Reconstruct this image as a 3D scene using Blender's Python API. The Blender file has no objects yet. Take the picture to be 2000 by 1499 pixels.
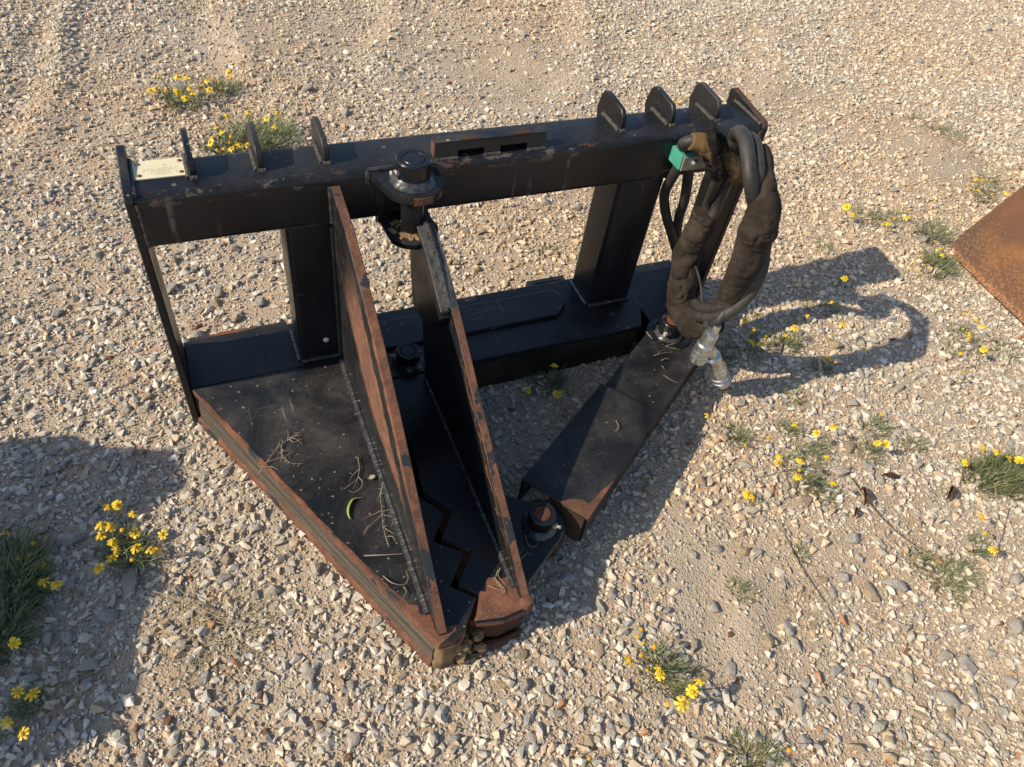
import bpy, bmesh, math, random
import numpy as np
from mathutils import Vector, Matrix, noise as mnoise

random.seed(7)
RNG = np.random.default_rng(11)
scene = bpy.context.scene
COL = scene.collection

# ------------------------------------------------------------------ camera
CAM_C = np.array([0.09084443, -1.05221446, 1.241411])
CAM_F = 1467.81                      # focal length in photo pixels (photo 2000 x 1499)
yaw, pitch, roll = math.radians(29.67710524), math.radians(47.96532699), math.radians(10.26691331)
fw = np.array([math.sin(yaw) * math.cos(pitch), math.cos(yaw) * math.cos(pitch), -math.sin(pitch)])
rt = np.cross(fw, [0, 0, 1]); rt /= np.linalg.norm(rt)
up = np.cross(rt, fw)
rt, up = math.cos(roll) * rt + math.sin(roll) * up, -math.sin(roll) * rt + math.cos(roll) * up
cam_d = bpy.data.cameras.new('camera'); cam = bpy.data.objects.new('camera', cam_d); COL.objects.link(cam)
cam.matrix_world = Matrix(((rt[0], up[0], -fw[0], CAM_C[0]), (rt[1], up[1], -fw[1], CAM_C[1]),
                           (rt[2], up[2], -fw[2], CAM_C[2]), (0, 0, 0, 1)))
cam_d.sensor_width = 36.0; cam_d.lens = CAM_F / 2000 * 36.0
cam_d.clip_start = 0.02; cam_d.clip_end = 400
scene.camera = cam

# ------------------------------------------------------------------ sky, sun, exposure
SUN_EL, SUN_AZ = math.radians(37.1), math.radians(-1.5)     # light travels along +x, a touch towards -y
world = bpy.data.worlds.new('World'); scene.world = world; world.use_nodes = True
wn = world.node_tree; wn.nodes.clear()
sky = wn.nodes.new('ShaderNodeTexSky'); sky.sky_type = 'NISHITA'; sky.sun_disc = False
sky.sun_elevation = SUN_EL; sky.sun_rotation = math.radians(-90 - 1.5)
sky.dust_density = 0.7
bg = wn.nodes.new('ShaderNodeBackground'); bg.inputs['Strength'].default_value = 0.14
wo = wn.nodes.new('ShaderNodeOutputWorld')
wn.links.new(sky.outputs[0], bg.inputs[0]); wn.links.new(bg.outputs[0], wo.inputs[0])
sun_d = bpy.data.lights.new('sun', 'SUN'); sun_d.energy = 4.9; sun_d.angle = math.radians(0.55)
sun_d.color = (1.0, 0.86, 0.655)
sun = bpy.data.objects.new('sun', sun_d); COL.objects.link(sun)
sdir = Vector((math.cos(SUN_EL) * math.cos(SUN_AZ), math.cos(SUN_EL) * math.sin(SUN_AZ), -math.sin(SUN_EL)))
sun.rotation_euler = sdir.to_track_quat('-Z', 'Y').to_euler(); sun.location = (-3, 0, 4)
scene.view_settings.view_transform = 'Standard'; scene.view_settings.look = 'None'
scene.view_settings.exposure = 0.22; scene.view_settings.gamma = 1.0
scene.view_settings.use_curve_mapping = False
scene.cycles.max_bounces = 6; scene.cycles.diffuse_bounces = 3; scene.cycles.glossy_bounces = 3

# ------------------------------------------------------------------ survey: a sight line of the photo met with a plane of the place
def _ray(u, v):
    return rt * ((u - 1000) / CAM_F) + up * (-(v - 749.5) / CAM_F) + fw
def on_z(u, v, z=0.0):
    d = _ray(u, v); return Vector(CAM_C + d * ((z - CAM_C[2]) / d[2]))
def on_y(u, v, y):
    d = _ray(u, v); return Vector(CAM_C + d * ((y - CAM_C[1]) / d[1]))
def on_x(u, v, x):
    d = _ray(u, v); return Vector(CAM_C + d * ((x - CAM_C[0]) / d[0]))
def px_size(p):                     # metres per photo pixel at a point
    return float(np.dot(np.array(p) - CAM_C, fw)) / CAM_F

# ------------------------------------------------------------------ materials
def new_mat(name):
    m = bpy.data.materials.new(name); m.use_nodes = True
    nt = m.node_tree; nt.nodes.clear()
    out = nt.nodes.new('ShaderNodeOutputMaterial'); b = nt.nodes.new('ShaderNodeBsdfPrincipled')
    nt.links.new(b.outputs[0], out.inputs[0])
    return m, nt, b
class NT:
    """small wrapper for writing node graphs"""
    def __init__(s, nt): s.nt = nt
    def _in(s, sock, v):
        if hasattr(v, 'is_linked') or hasattr(v, 'links'): s.nt.links.new(v, sock)
        else: sock.default_value = v
    def coord(s, kind='Object'):
        return s.nt.nodes.new('ShaderNodeTexCoord').outputs[kind]
    def mapping(s, vec, scale=(1, 1, 1), rot=(0, 0, 0)):
        n = s.nt.nodes.new('ShaderNodeMapping'); s._in(n.inputs[0], vec)
        n.inputs['Scale'].default_value = scale; n.inputs['Rotation'].default_value = rot; return n.outputs[0]
    def noise(s, vec, scale, detail=4, rough=.55, dist=0):
        n = s.nt.nodes.new('ShaderNodeTexNoise'); s._in(n.inputs['Vector'], vec)
        n.inputs['Scale'].default_value = scale; n.inputs['Detail'].default_value = detail
        n.inputs['Roughness'].default_value = rough; n.inputs['Distortion'].default_value = dist; return n.outputs['Fac']
    def voronoi(s, vec, scale, feature='F1', out='Distance', rnd=1.0):
        n = s.nt.nodes.new('ShaderNodeTexVoronoi'); n.feature = feature; s._in(n.inputs['Vector'], vec)
        n.inputs['Scale'].default_value = scale; n.inputs['Randomness'].default_value = rnd; return n.outputs[out]
    def ramp(s, f, a, b, va=0.0, vb=1.0):
        n = s.nt.nodes.new('ShaderNodeMapRange'); n.interpolation_type = 'SMOOTHSTEP'; s._in(n.inputs[0], f)
        for i, x in enumerate((a, b, va, vb)): n.inputs[1 + i].default_value = x
        return n.outputs[0]
    def math(s, op, a, b=0.0, clamp=False):
        n = s.nt.nodes.new('ShaderNodeMath'); n.operation = op; n.use_clamp = clamp
        s._in(n.inputs[0], a); s._in(n.inputs[1], b); return n.outputs[0]
    def mix(s, f, a, b, mode='MIX'):
        n = s.nt.nodes.new('ShaderNodeMix'); n.data_type = 'RGBA'; n.blend_type = mode
        s._in(n.inputs['Factor'], f)
        for k, c in (('A', a), ('B', b)):
            sock = [i for i in n.inputs if i.name == k and i.type == 'RGBA'][0]
            s._in(sock, c if hasattr(c, 'links') else (*c, 1.0))
        return [o for o in n.outputs if o.type == 'RGBA'][0]
    def sep(s, vec):
        n = s.nt.nodes.new('ShaderNodeSeparateXYZ'); s._in(n.inputs[0], vec); return n.outputs
    def attr(s, name, out='Color'):
        n = s.nt.nodes.new('ShaderNodeAttribute'); n.attribute_name = name; return n.outputs[out]
    def up(s):                       # z of the true normal
        n = s.nt.nodes.new('ShaderNodeNewGeometry'); return s.sep(n.outputs['True Normal'])[2]
    def bump(s, h, strength, dist, bsdf):
        n = s.nt.nodes.new('ShaderNodeBump'); s._in(n.inputs['Height'], h)
        n.inputs['Strength'].default_value = strength; n.inputs['Distance'].default_value = dist
        s.nt.links.new(n.outputs[0], bsdf.inputs['Normal'])

RUST_A, RUST_B, RUST_C = (0.185, 0.082, 0.048), (0.105, 0.050, 0.034), (0.27, 0.145, 0.092)
def rust_colour(g, c):
    f1 = g.noise(c, 38, 5, .65); f2 = g.noise(c, 300, 3, .7); f3 = g.noise(c, 9, 3, .5)
    col = g.mix(g.ramp(f1, .36, .62), RUST_A, RUST_B)
    col = g.mix(g.ramp(f2, .52, .72, 0, .7), col, RUST_C)
    return g.mix(g.ramp(f3, .48, .66, 0, .60), col, (0.070, 0.042, 0.032)), f2

def paint_mat(name, dust=.35, rust=.0, gloss=.34, scratch=.5, band=None, edge_rust=None, deck=False):
    """weathered black machinery paint; band = (y0, z0, y1, z1) worn rust streak beside that line, edge_rust for chipped patches"""
    m, nt, b = new_mat(name); g = NT(nt); c = g.coord('Object')
    base = g.mix(g.ramp(g.noise(c, 6, 4), .3, .7), (0.0050, 0.0057, 0.0076), (0.0105, 0.0116, 0.0145))
    # thin dust film, thicker on surfaces that face up
    n1 = g.noise(c, 7, 5, .62, .6); n2 = g.noise(c, 55, 4, .7)
    base = g.mix(g.ramp(g.noise(c, 260, 3, .7), .50, .78, 0, .22 if deck else .10), base, (0.12, 0.115, 0.11))
    film = g.math('MULTIPLY', g.ramp(n1, .36, .74), g.ramp(n2, .2, .75, .35, 1))
    upf = g.ramp(g.up(), -.1, .9, .16, 1)
    film = g.math('MULTIPLY', g.math('MULTIPLY', film, upf), dust)
    col = g.mix(film, base, (0.185, 0.165, 0.14))
    # specks of mud
    wob = nt.nodes.new('ShaderNodeVectorMath'); wob.operation = 'MULTIPLY_ADD'
    nz = nt.nodes.new('ShaderNodeTexNoise'); nz.inputs['Scale'].default_value = 140; nt.links.new(c, nz.inputs['Vector'])
    nt.links.new(nz.outputs['Color'], wob.inputs[0]); wob.inputs[1].default_value = (.006, .006, .006); nt.links.new(c, wob.inputs[2])
    vd = g.voronoi(wob.outputs[0], 62); vs = g.voronoi(wob.outputs[0], 62, out='Color')
    pick = g.ramp(g.sep(vs)[0], .12 if deck else .60, .16 if deck else .64)
    rsz = g.math('MULTIPLY', g.math('POWER', g.sep(vs)[2], 1.6), .20)
    spk = g.math('MULTIPLY', g.ramp(g.math('SUBTRACT', vd, rsz), .05, .11, 1, 0), pick)
    spk = g.math('MULTIPLY', spk, g.ramp(g.up(), .2, .8, .12, .8))
    spk = g.math('MULTIPLY', spk, g.ramp(g.sep(vs)[1], .1, .9, .45 if deck else .25, 1))
    fine = g.math('MULTIPLY', g.ramp(g.noise(c, 420, 2, .6), .66, .72), g.ramp(g.up(), .2, .8, .05, .55))
    spk = g.math('MAXIMUM', spk, g.math('MULTIPLY', fine, g.ramp(n1, .35, .65)))
    col = g.mix(g.math('MULTIPLY', spk, min(1, dust * 2.6)), col, (0.42, 0.34, 0.25))
    # long scratches
    sc = g.noise(g.mapping(c, (5, 160, 60), (.3, .2, .9)), 1.6, 2, .5)
    sc2 = g.noise(g.mapping(c, (120, 7, 40), (.2, .5, -.6)), 1.5, 2, .5)
    scr = g.math('MAXIMUM', g.ramp(sc, .665, .715), g.ramp(sc2, .675, .72))
    scr = g.math('MULTIPLY', scr, g.ramp(g.noise(c, 5, 2), .5, .68, 0, scratch))
    col = g.mix(scr, col, (0.16, 0.15, 0.14))
    rough = g.ramp(n1, .3, .75, gloss - .06, gloss + .16)
    rough = g.math('ADD', rough, g.math('MULTIPLY', film, .9), True)
    rc, rf = rust_colour(g, c)
    if edge_rust:                     # chipped corner and mud runs of the top beam
        s3 = g.sep(c); yy = g.math('ADD', s3[1], BASE.y); zz = s3[2]; xx = g.math('ADD', s3[0], BASE.x)
        patch = g.math('MAXIMUM', g.ramp(xx, .27, .34, 1, 0), g.math('MULTIPLY', g.ramp(xx, .44, .50), g.ramp(xx, .74, .80, 1, 0)))
        edge = g.math('MULTIPLY', g.ramp(zz, .505, .517), g.ramp(yy, .004, .016, 1, 0))
        chip = g.math('MULTIPLY', g.math('MULTIPLY', edge, g.ramp(g.noise(g.mapping(c, (1, 2, 2)), 34, 5, .7), .53, .58)), patch)
        col = g.mix(g.math('MULTIPLY', chip, .75), col, g.mix(g.ramp(g.noise(c, 14, 2), .5, .56), (0.13, 0.105, 0.085), (0.17, 0.075, 0.048)))
        run = g.math('MULTIPLY', g.ramp(g.noise(g.mapping(c, (30, 1, 2.2)), 1.6, 4, .6), .56, .70), g.ramp(g.noise(g.mapping(c, (8, 1, 9)), 3, 3, .6), .42, .62))
        run = g.math('MULTIPLY', g.math('MULTIPLY', run, g.ramp(yy, .001, .003, 1, 0)), g.math('MULTIPLY', patch, .65))
        col = g.mix(run, col, (0.17, 0.145, 0.115))
    mask = None
    if rust > 0:
        mask = g.ramp(g.noise(c, 16, 6, .7, .4), .72 - .22 * rust, .76 - .22 * rust)
    if band:
        y0, z0, y1, z1, d0, d1, t0, t1 = band
        L = math.hypot(y1 - y0, z1 - z0); ty, tz = (y1 - y0) / L, (z1 - z0) / L
        s3 = g.sep(c); yy = g.math('SUBTRACT', s3[1], y0 - BASE.y); zz = g.math('SUBTRACT', s3[2], z0)
        t = g.math('ADD', g.math('MULTIPLY', yy, ty), g.math('MULTIPLY', zz, tz))
        d = g.math('ADD', g.math('MULTIPLY', yy, -tz), g.math('MULTIPLY', zz, ty))   # signed distance from the edge
        d = g.math('ABSOLUTE', d)
        st = g.noise(g.mapping(c, (8, 13, 13)), 2.2, 5, .7)
        d = g.math('ADD', d, g.math('MULTIPLY', g.math('SUBTRACT', st, .5), .05))
        dn = g.math('DIVIDE', d, g.ramp(t, t1 - .20, t1 + .03, d1, d1 * .22))
        bm_ = g.math('MULTIPLY', g.ramp(d, d0, d0 + .010), g.ramp(dn, .80, 1.02, 1, 0))
        bm_ = g.math('MULTIPLY', bm_, g.math('MULTIPLY', g.ramp(t, t0 - .06, t0 + .05), g.ramp(t, t1 - .05, t1 + .04, 1, 0)))
        col = g.mix(g.math('MULTIPLY', g.ramp(dn, .9, 1.5, 1, 0), g.ramp(n2, .45, .7, 0, .3)), col, (0.10, 0.075, 0.05))
        mask = bm_ if mask is None else g.math('MAXIMUM', mask, bm_)
    if mask is not None:
        col = g.mix(mask, col, rc); rough = g.math('ADD', rough, g.math('MULTIPLY', mask, .5), True)
    nt.links.new(col, b.inputs['Base Color']); nt.links.new(rough, b.inputs['Roughness'])
    b.inputs['Specular IOR Level'].default_value = .40
    h = g.math('ADD', g.math('MULTIPLY', g.noise(c, 90, 3, .6), .5), g.math('MULTIPLY', n1, .8))
    if mask is not None: h = g.math('ADD', h, g.math('MULTIPLY', mask, g.math('MULTIPLY', rf, 2.0)))
    g.bump(h, .25, .0016, b)
    return m

def rust_mat(name, paint_left=.25, dark=1.0, orange=0.0):
    m, nt, b = new_mat(name); g = NT(nt); c = g.coord('Object')
    col, f2 = rust_colour(g, c)
    if orange:
        col = g.mix(g.ramp(g.noise(c, 5, 5, .6, .5), .35, .62), (0.165, 0.064, 0.023), (0.300, 0.118, 0.030))
        col = g.mix(g.ramp(g.noise(c, 130, 4, .75), .50, .68, 0, .75), col, (0.32, 0.175, 0.085))
        col = g.mix(g.ramp(g.noise(c, 3.1, 3, .5), .50, .64, 0, .8), col, (0.075, 0.045, 0.034))
    if orange:                       # darker old scale along the lower lip
        lo = g.math('ADD', g.sep(c)[2], g.math('MULTIPLY', g.math('SUBTRACT', g.noise(c, 9, 4, .6), .5), .14))
        col = g.mix(g.ramp(lo, .045, .16, .75, 0), col, g.mix(g.ramp(g.noise(c, 150, 3, .7), .46, .62), (0.060, 0.040, 0.031), (0.17, 0.105, 0.068)))
        col = g.mix(g.math('MULTIPLY', g.ramp(g.sep(c)[2], .020, .034, 1, 0), g.ramp(g.noise(c, 170, 3, .7), .42, .60)), col, (0.34, 0.17, 0.085))
    rough = .88
    if paint_left > 0:
        pm = g.ramp(g.noise(c, 13, 5, .6), .53 + .19 * (1 - paint_left), .555 + .19 * (1 - paint_left))
        col = g.mix(pm, col, (0.030, 0.032, 0.036)); rough = g.ramp(pm, 0, 1, .88, .45)
    if dark != 1.0: col = g.mix(1.0, col, (dark, dark, dark), 'MULTIPLY')
    nt.links.new(col, b.inputs['Base Color']); g._in(b.inputs['Roughness'], rough)
    b.inputs['Specular IOR Level'].default_value = .25
    g.bump(g.math('ADD', f2, g.noise(c, 60, 4, .6)), .55, .0015, b)
    return m

def simple_mat(name, a, bcol, scale=30, rough=.6, metal=0.0, bump=.2, bdist=.001, spec=.4, detail=4):
    m, nt, b = new_mat(name); g = NT(nt); c = g.coord('Object')
    f = g.noise(c, scale, detail, .6)
    nt.links.new(g.mix(g.ramp(f, .3, .7), a, bcol), b.inputs['Base Color'])
    b.inputs['Roughness'].default_value = rough; b.inputs['Metallic'].default_value = metal
    b.inputs['Specular IOR Level'].default_value = spec
    if bump: g.bump(g.noise(c, scale * 4, 3, .6), bump, bdist, b)
    return m

def worn_steel_mat(name):
    """rubbed edge: grey steel and dirt in long streaks along the bar"""
    m, nt, b = new_mat(name); g = NT(nt); c = g.coord('Object')
    a = math.atan2(-.907, .421)
    st = g.noise(g.mapping(g.mapping(c, (1, 1, 1), (0, 0, -a)), (3.0, 70, 95)), 1.5, 4, .6, .2)
    n = g.noise(c, 20, 5, .65)
    col = g.mix(g.ramp(st, .36, .66), (0.045, 0.039, 0.032), (0.135, 0.115, 0.092))
    col = g.mix(g.ramp(n, .58, .72, 0, .8), col, (0.15, 0.075, 0.042))
    nt.links.new(col, b.inputs['Base Color']); b.inputs['Roughness'].default_value = .5
    b.inputs['Metallic'].default_value = .15
    g.bump(st, .12, .0008, b); return m

def stone_mat(name):
    m, nt, b = new_mat(name); g = NT(nt); c = g.coord('Object')
    t = g.attr('tint')
    n = g.noise(c, 120, 4, .65); n2 = g.noise(c, 420, 2, .6)
    col = g.mix(g.ramp(n, .30, .72, 0, .42), t, (0.62, 0.54, 0.42), 'MULTIPLY')
    col = g.mix(g.ramp(n2, .58, .76, 0, .16), col, (0.55, 0.49, 0.40))
    nt.links.new(col, b.inputs['Base Color']); b.inputs['Roughness'].default_value = .92
    b.inputs['Specular IOR Level'].default_value = .22
    g.bump(g.math('ADD', n, g.math('MULTIPLY', n2, .4)), .6, .0016, b); return m

def rock_mat(name, a, c2, vein):
    m, nt, b = new_mat(name); g = NT(nt)
    c = g.coord('Object')
    info = nt.nodes.new('ShaderNodeObjectInfo')
    add = nt.nodes.new('ShaderNodeVectorMath'); add.operation = 'ADD'
    nt.links.new(c, add.inputs[0])
    comb = nt.nodes.new('ShaderNodeCombineXYZ')
    nt.links.new(g.math('MULTIPLY', info.outputs['Random'], 40.0), comb.inputs[0]); nt.links.new(comb.outputs[0], add.inputs[1])
    c = add.outputs[0]
    n = g.noise(c, 1.6, 5, .65, .5); n2 = g.noise(c, 9, 4, .7)
    col = g.mix(g.ramp(n, .35, .65), a, c2)
    col = g.mix(g.ramp(n2, .55, .75, 0, .5), col, vein)
    col = g.mix(g.ramp(info.outputs['Random'], 0, 1, 0, .30), col, (0.42, 0.38, 0.33))
    nt.links.new(col, b.inputs['Base Color']); b.inputs['Roughness'].default_value = .92
    b.inputs['Specular IOR Level'].default_value = .22
    g.bump(g.math('ADD', n, g.math('MULTIPLY', n2, .5)), .6, .12, b); return m

def ground_mat(name):
    m, nt, b = new_mat(name); g = NT(nt); c = g.coord('Object')
    n = g.noise(c, 1.7, 5, .6); n2 = g.noise(c, 26, 5, .65); n3 = g.noise(c, 170, 4, .7)
    vd = g.voronoi(c, 190); vc = g.sep(g.voronoi(c, 190, out='Color'))[0]
    vd2 = g.voronoi(c, 85); vc2 = g.sep(g.voronoi(c, 85, out='Color'))[1]
    col = g.mix(g.ramp(n, .35, .65), (0.47, 0.335, 0.22), (0.48, 0.39, 0.29))
    col = g.mix(g.ramp(n2, .35, .7, 0, .6), col, (0.34, 0.28, 0.21))
    grit = g.mix(vc, (0.29, 0.25, 0.20), (0.58, 0.51, 0.41))
    col = g.mix(g.math('MULTIPLY', g.ramp(vd, .25, .5, 1, 0), g.ramp(vc, .25, .45)), col, grit)
    grit2 = g.mix(vc2, (0.28, 0.25, 0.22), (0.56, 0.50, 0.42))
    gm = g.math('MULTIPLY', g.ramp(vd2, .28, .42, 1, 0), g.ramp(vc2, .55, .6))
    col = g.mix(gm, col, grit2)
    # beyond the built stones the sheet itself carries their pattern
    s3 = g.sep(c); out = g.math('MAXIMUM', g.math('MAXIMUM', g.ramp(s3[0], -.55, -.95, 0, 1), g.ramp(s3[1], 2.3, 2.8)), g.math('MAXIMUM', g.ramp(s3[1], -1.3, -1.7, 0, 1), g.ramp(s3[0], 4.3, 4.8)))
    vd3 = g.voronoi(c, 48); vc3 = g.sep(g.voronoi(c, 48, out='Color'))
    peb = g.mix(vc3[1], (0.36, 0.34, 0.30), (0.64, 0.58, 0.48))
    pm = g.math('MULTIPLY', g.math('MULTIPLY', g.ramp(vd3, .36, .46, 1, 0), g.ramp(vc3[0], .25, .3)), out)
    col = g.mix(pm, col, peb)
    nt.links.new(col, b.inputs['Base Color']); b.inputs['Roughness'].default_value = .95
    b.inputs['Specular IOR Level'].default_value = .15
    h = g.math('ADD', g.math('MULTIPLY', g.ramp(vd, .1, .5, 1, 0), .6), g.math('MULTIPLY', n3, 1.1))
    h = g.math('ADD', h, g.math('MULTIPLY', g.math('MULTIPLY', g.ramp(vd2, .05, .45, 1, 0), g.ramp(vc2, .55, .6)), 1.6))
    h = g.math('ADD', h, g.math('MULTIPLY', pm, 3.0))
    g.bump(h, .9, .0035, b); return m

def leaf_mat(name, a, c2):
    m, nt, b = new_mat(name); g = NT(nt); c = g.coord('Object')
    t = g.attr('tint', 'Fac')
    nt.links.new(g.mix(t, a, c2), b.inputs['Base Color']); b.inputs['Roughness'].default_value = .6
    b.inputs['Specular IOR Level'].default_value = .3
    return m

BASE = Vector((.55, -.15, 0))          # foot of the tree puller
M = {}
M['paint'] = paint_mat('black_paint', dust=.09, rust=.0, gloss=.30)
M['paint_beam'] = paint_mat('beam_paint', dust=.13, rust=.02, gloss=.33, scratch=.9, edge_rust=True)
M['paint_dusty'] = paint_mat('dusty_black_paint', dust=.30, rust=.08, gloss=.36, scratch=.8)
M['paint_deck'] = paint_mat('speckled_deck_paint', dust=.27, rust=.05, gloss=.40, scratch=.8, deck=True)
M['paint_cover'] = paint_mat('cover_paint', dust=.20, rust=.03, gloss=.32, scratch=.18)
M['lit_grey'] = simple_mat('lit_grey_edge', (0.030, 0.032, 0.035), (0.115, 0.112, 0.105), 45, .42, .1, .3, .0008, .5, 6)  # lighter grey painted in for light on the upper jaw rims
M['twig'] = leaf_mat('dry_twig', (0.13, 0.095, 0.06), (0.36, 0.30, 0.215))
M['paint_fin'] = paint_mat('fin_paint', dust=.30, rust=.05, gloss=.36, band=(-.19, .42, -.606, .09, .016, .165, -.03, .32))
M['paint_jaw'] = paint_mat('jaw_paint', dust=.22, rust=.12, gloss=.36, scratch=.8, band=(-.19, .38, -.600, .09, .0, .010, .10, .50))
M['paint_gloss'] = paint_mat('grease_black_paint', dust=.05, rust=.05, gloss=.17)
M['rust'] = rust_mat('rusty_edge', .12)
M['rust_patchy'] = rust_mat('rusty_edge_with_paint', .85)
M['rust_dark'] = rust_mat('dark_rust', .3, .55)
M['rust_sheet'] = rust_mat('orange_rust_sheet', 0, 1.0, 1.0)
M['worn'] = worn_steel_mat('worn_steel')
M['weld'] = simple_mat('weld_bead_paint', (0.020, 0.021, 0.023), (0.075, 0.075, 0.075), 90, .30, .25, .2, .0006, .5)
M['weld_dry'] = simple_mat('dusty_weld', (0.022, 0.021, 0.020), (0.085, 0.078, 0.068), 150, .6, 0, .25, .0006)
M['nose'] = simple_mat('muddy_rust', (0.12, 0.060, 0.036), (0.26, 0.185, 0.105), 26, .92, 0, .7, .002, .15, 5)
M['grime'] = simple_mat('oily_grime', (0.012, 0.010, 0.008), (0.055, 0.038, 0.024), 9, .8, 0, .6, .003, .2, 6)
M['dirt'] = simple_mat('caked_dirt', (0.20, 0.13, 0.065), (0.34, 0.24, 0.13), 60, .95, 0, .8, .004, .1)
M['rubber'] = simple_mat('hose_rubber', (0.022, 0.021, 0.020), (0.046, 0.042, 0.038), 40, .55, 0, .2, .0006, .35)
M['fabric'] = simple_mat('hose_sleeve_fabric', (0.024, 0.019, 0.016), (0.052, 0.041, 0.033), 25, .95, 0, .7, .0008, .10)
M['fabric_tan'] = simple_mat('tan_worn_sleeve', (0.060, 0.043, 0.028), (0.16, 0.095, 0.045), 22, .93, 0, .5, .0008, .12)
M['frayed'] = simple_mat('frayed_black_cord', (0.008, 0.007, 0.007), (0.022, 0.019, 0.017), 80, .9, 0, .3, .001, .1)
M['teal'] = simple_mat('teal_plastic', (0.035, 0.25, 0.185), (0.085, 0.33, 0.255), 25, .5, 0, .1, .0005)
M['zinc'] = simple_mat('zinc_plated_steel', (0.42, 0.42, 0.41), (0.66, 0.67, 0.66), 70, .32, .92, .15, .0004)
M['dull_steel'] = simple_mat('dull_clamp_steel', (0.24, 0.215, 0.18), (0.36, 0.33, 0.28), 40, .55, .35, .3, .0006)
M['plate'] = simple_mat('cream_plate', (0.66, 0.60, 0.40), (0.74, 0.68, 0.48), 30, .42, .0, .05, .0003)
M['print'] = simple_mat('plate_print', (0.36, 0.335, 0.23), (0.46, 0.43, 0.30), 90, .6, 0, 0)
M['rivet'] = simple_mat('rusty_rivet', (0.12, 0.05, 0.025), (0.22, 0.10, 0.05), 200, .8, 0, .4, .001)
M['rust_orange'] = simple_mat('bright_rust', (0.13, 0.048, 0.025), (0.20, 0.080, 0.040), 160, .9, 0, .6, .001, .1)
M['stone'] = stone_mat('gravel_stone')
M['rock_grey'] = rock_mat('grey_limestone', (0.40, 0.37, 0.33), (0.54, 0.50, 0.44), (0.60, 0.57, 0.52))
M['rock_cream'] = rock_mat('cream_limestone', (0.48, 0.42, 0.335), (0.62, 0.57, 0.48), (0.40, 0.32, 0.23))
M['rock_tan'] = rock_mat('tan_limestone', (0.44, 0.31, 0.185), (0.56, 0.45, 0.31), (0.34, 0.25, 0.17))
M['rock_rust'] = rock_mat('rust_red_stone', (0.17, 0.07, 0.04), (0.27, 0.125, 0.07), (0.10, 0.05, 0.035))
M['ground'] = ground_mat('limestone_dirt')
M['leaf'] = leaf_mat('feathery_green', (0.075, 0.098, 0.040), (0.235, 0.255, 0.115))
M['straw'] = leaf_mat('dry_straw', (0.20, 0.15, 0.085), (0.46, 0.38, 0.24))
M['petal'] = simple_mat('yellow_petal', (0.72, 0.47, 0.012), (0.82, 0.60, 0.025), 300, .55, 0, 0)
M['disc'] = simple_mat('flower_disc', (0.55, 0.27, 0.012), (0.70, 0.40, 0.02), 500, .7, 0, .5, .001)
M['brown_leaf'] = simple_mat('dead_leaf_brown', (0.05, 0.025, 0.015), (0.12, 0.06, 0.035), 60, .75, 0, .3, .002)
M['green_leaf'] = simple_mat('green_leaf', (0.18, 0.22, 0.03), (0.30, 0.32, 0.06), 60, .5, 0, 0)
M['chip'] = simple_mat('white_chip', (0.62, 0.58, 0.5), (0.7, 0.66, 0.6), 90, .8, 0, 0)

# ------------------------------------------------------------------ noise and the height of the ground
def vnoise(x, y, seed, freq):
    r = np.random.default_rng(seed); T = r.random((64, 64))
    X, Y = np.asarray(x) * freq + 100.3, np.asarray(y) * freq + 100.7
    xi, yi = np.floor(X).astype(int), np.floor(Y).astype(int); fx, fy = X - xi, Y - yi
    fx, fy = fx * fx * (3 - 2 * fx), fy * fy * (3 - 2 * fy)
    a, b = T[xi % 64, yi % 64], T[(xi + 1) % 64, yi % 64]; c, d = T[xi % 64, (yi + 1) % 64], T[(xi + 1) % 64, (yi + 1) % 64]
    return (a * (1 - fx) + b * fx) * (1 - fy) + (c * (1 - fx) + d * fx) * fy
RUTS = [(-.30, 1.00, -.12, 2.3, .045, .030), (.30, 1.25, .36, 2.2, .06, .012), (.75, 1.15, 1.0, 2.2, .06, .012), (1.30, .95, 1.8, 1.9, .06, .012), (1.6, .5, 2.6, 1.5, .06, .012), (.62, -1.1, .95, -.62, .035, .014), (-.65, .3, -.42, 1.0, .04, .02)]
def ground_h(x, y):
    x, y = np.asarray(x, float), np.asarray(y, float)
    h = (vnoise(x, y, 1, 1.3) - .5) * .030 + (vnoise(x, y, 2, 4.1) - .5) * .016 + (vnoise(x, y, 3, 12) - .5) * .008
    for xa, ya, xb, yb, w, hh in RUTS:
        ux, uy = xb - xa, yb - ya; L_ = math.hypot(ux, uy); ux, uy = ux / L_, uy / L_
        t = (x - xa) * ux + (y - ya) * uy; d_ = -(x - xa) * uy + (y - ya) * ux + (vnoise(x, y, 5, 3) - .5) * .09
        on = np.clip(t / .15, 0, 1) * np.clip((L_ - t) / .15, 0, 1)
        h = h + on * hh * (np.exp(-(d_ / w) ** 2) - .7 * np.exp(-((d_ - 1.9 * w) / (1.4 * w)) ** 2)) * (.35 + 1.1 * vnoise(x, y, 6, 5.5))
    far = np.clip((np.hypot(x - 1, y - .5) - 3.0) / 2.0, 0, 1)
    flat = np.clip(np.hypot((x - .55) / .95, (y + .15) / .65) - .75, 0, .5) * 2      # flatter where the attachment stands
    return h * (1 - far) * (.35 + .65 * flat) - .004

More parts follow.
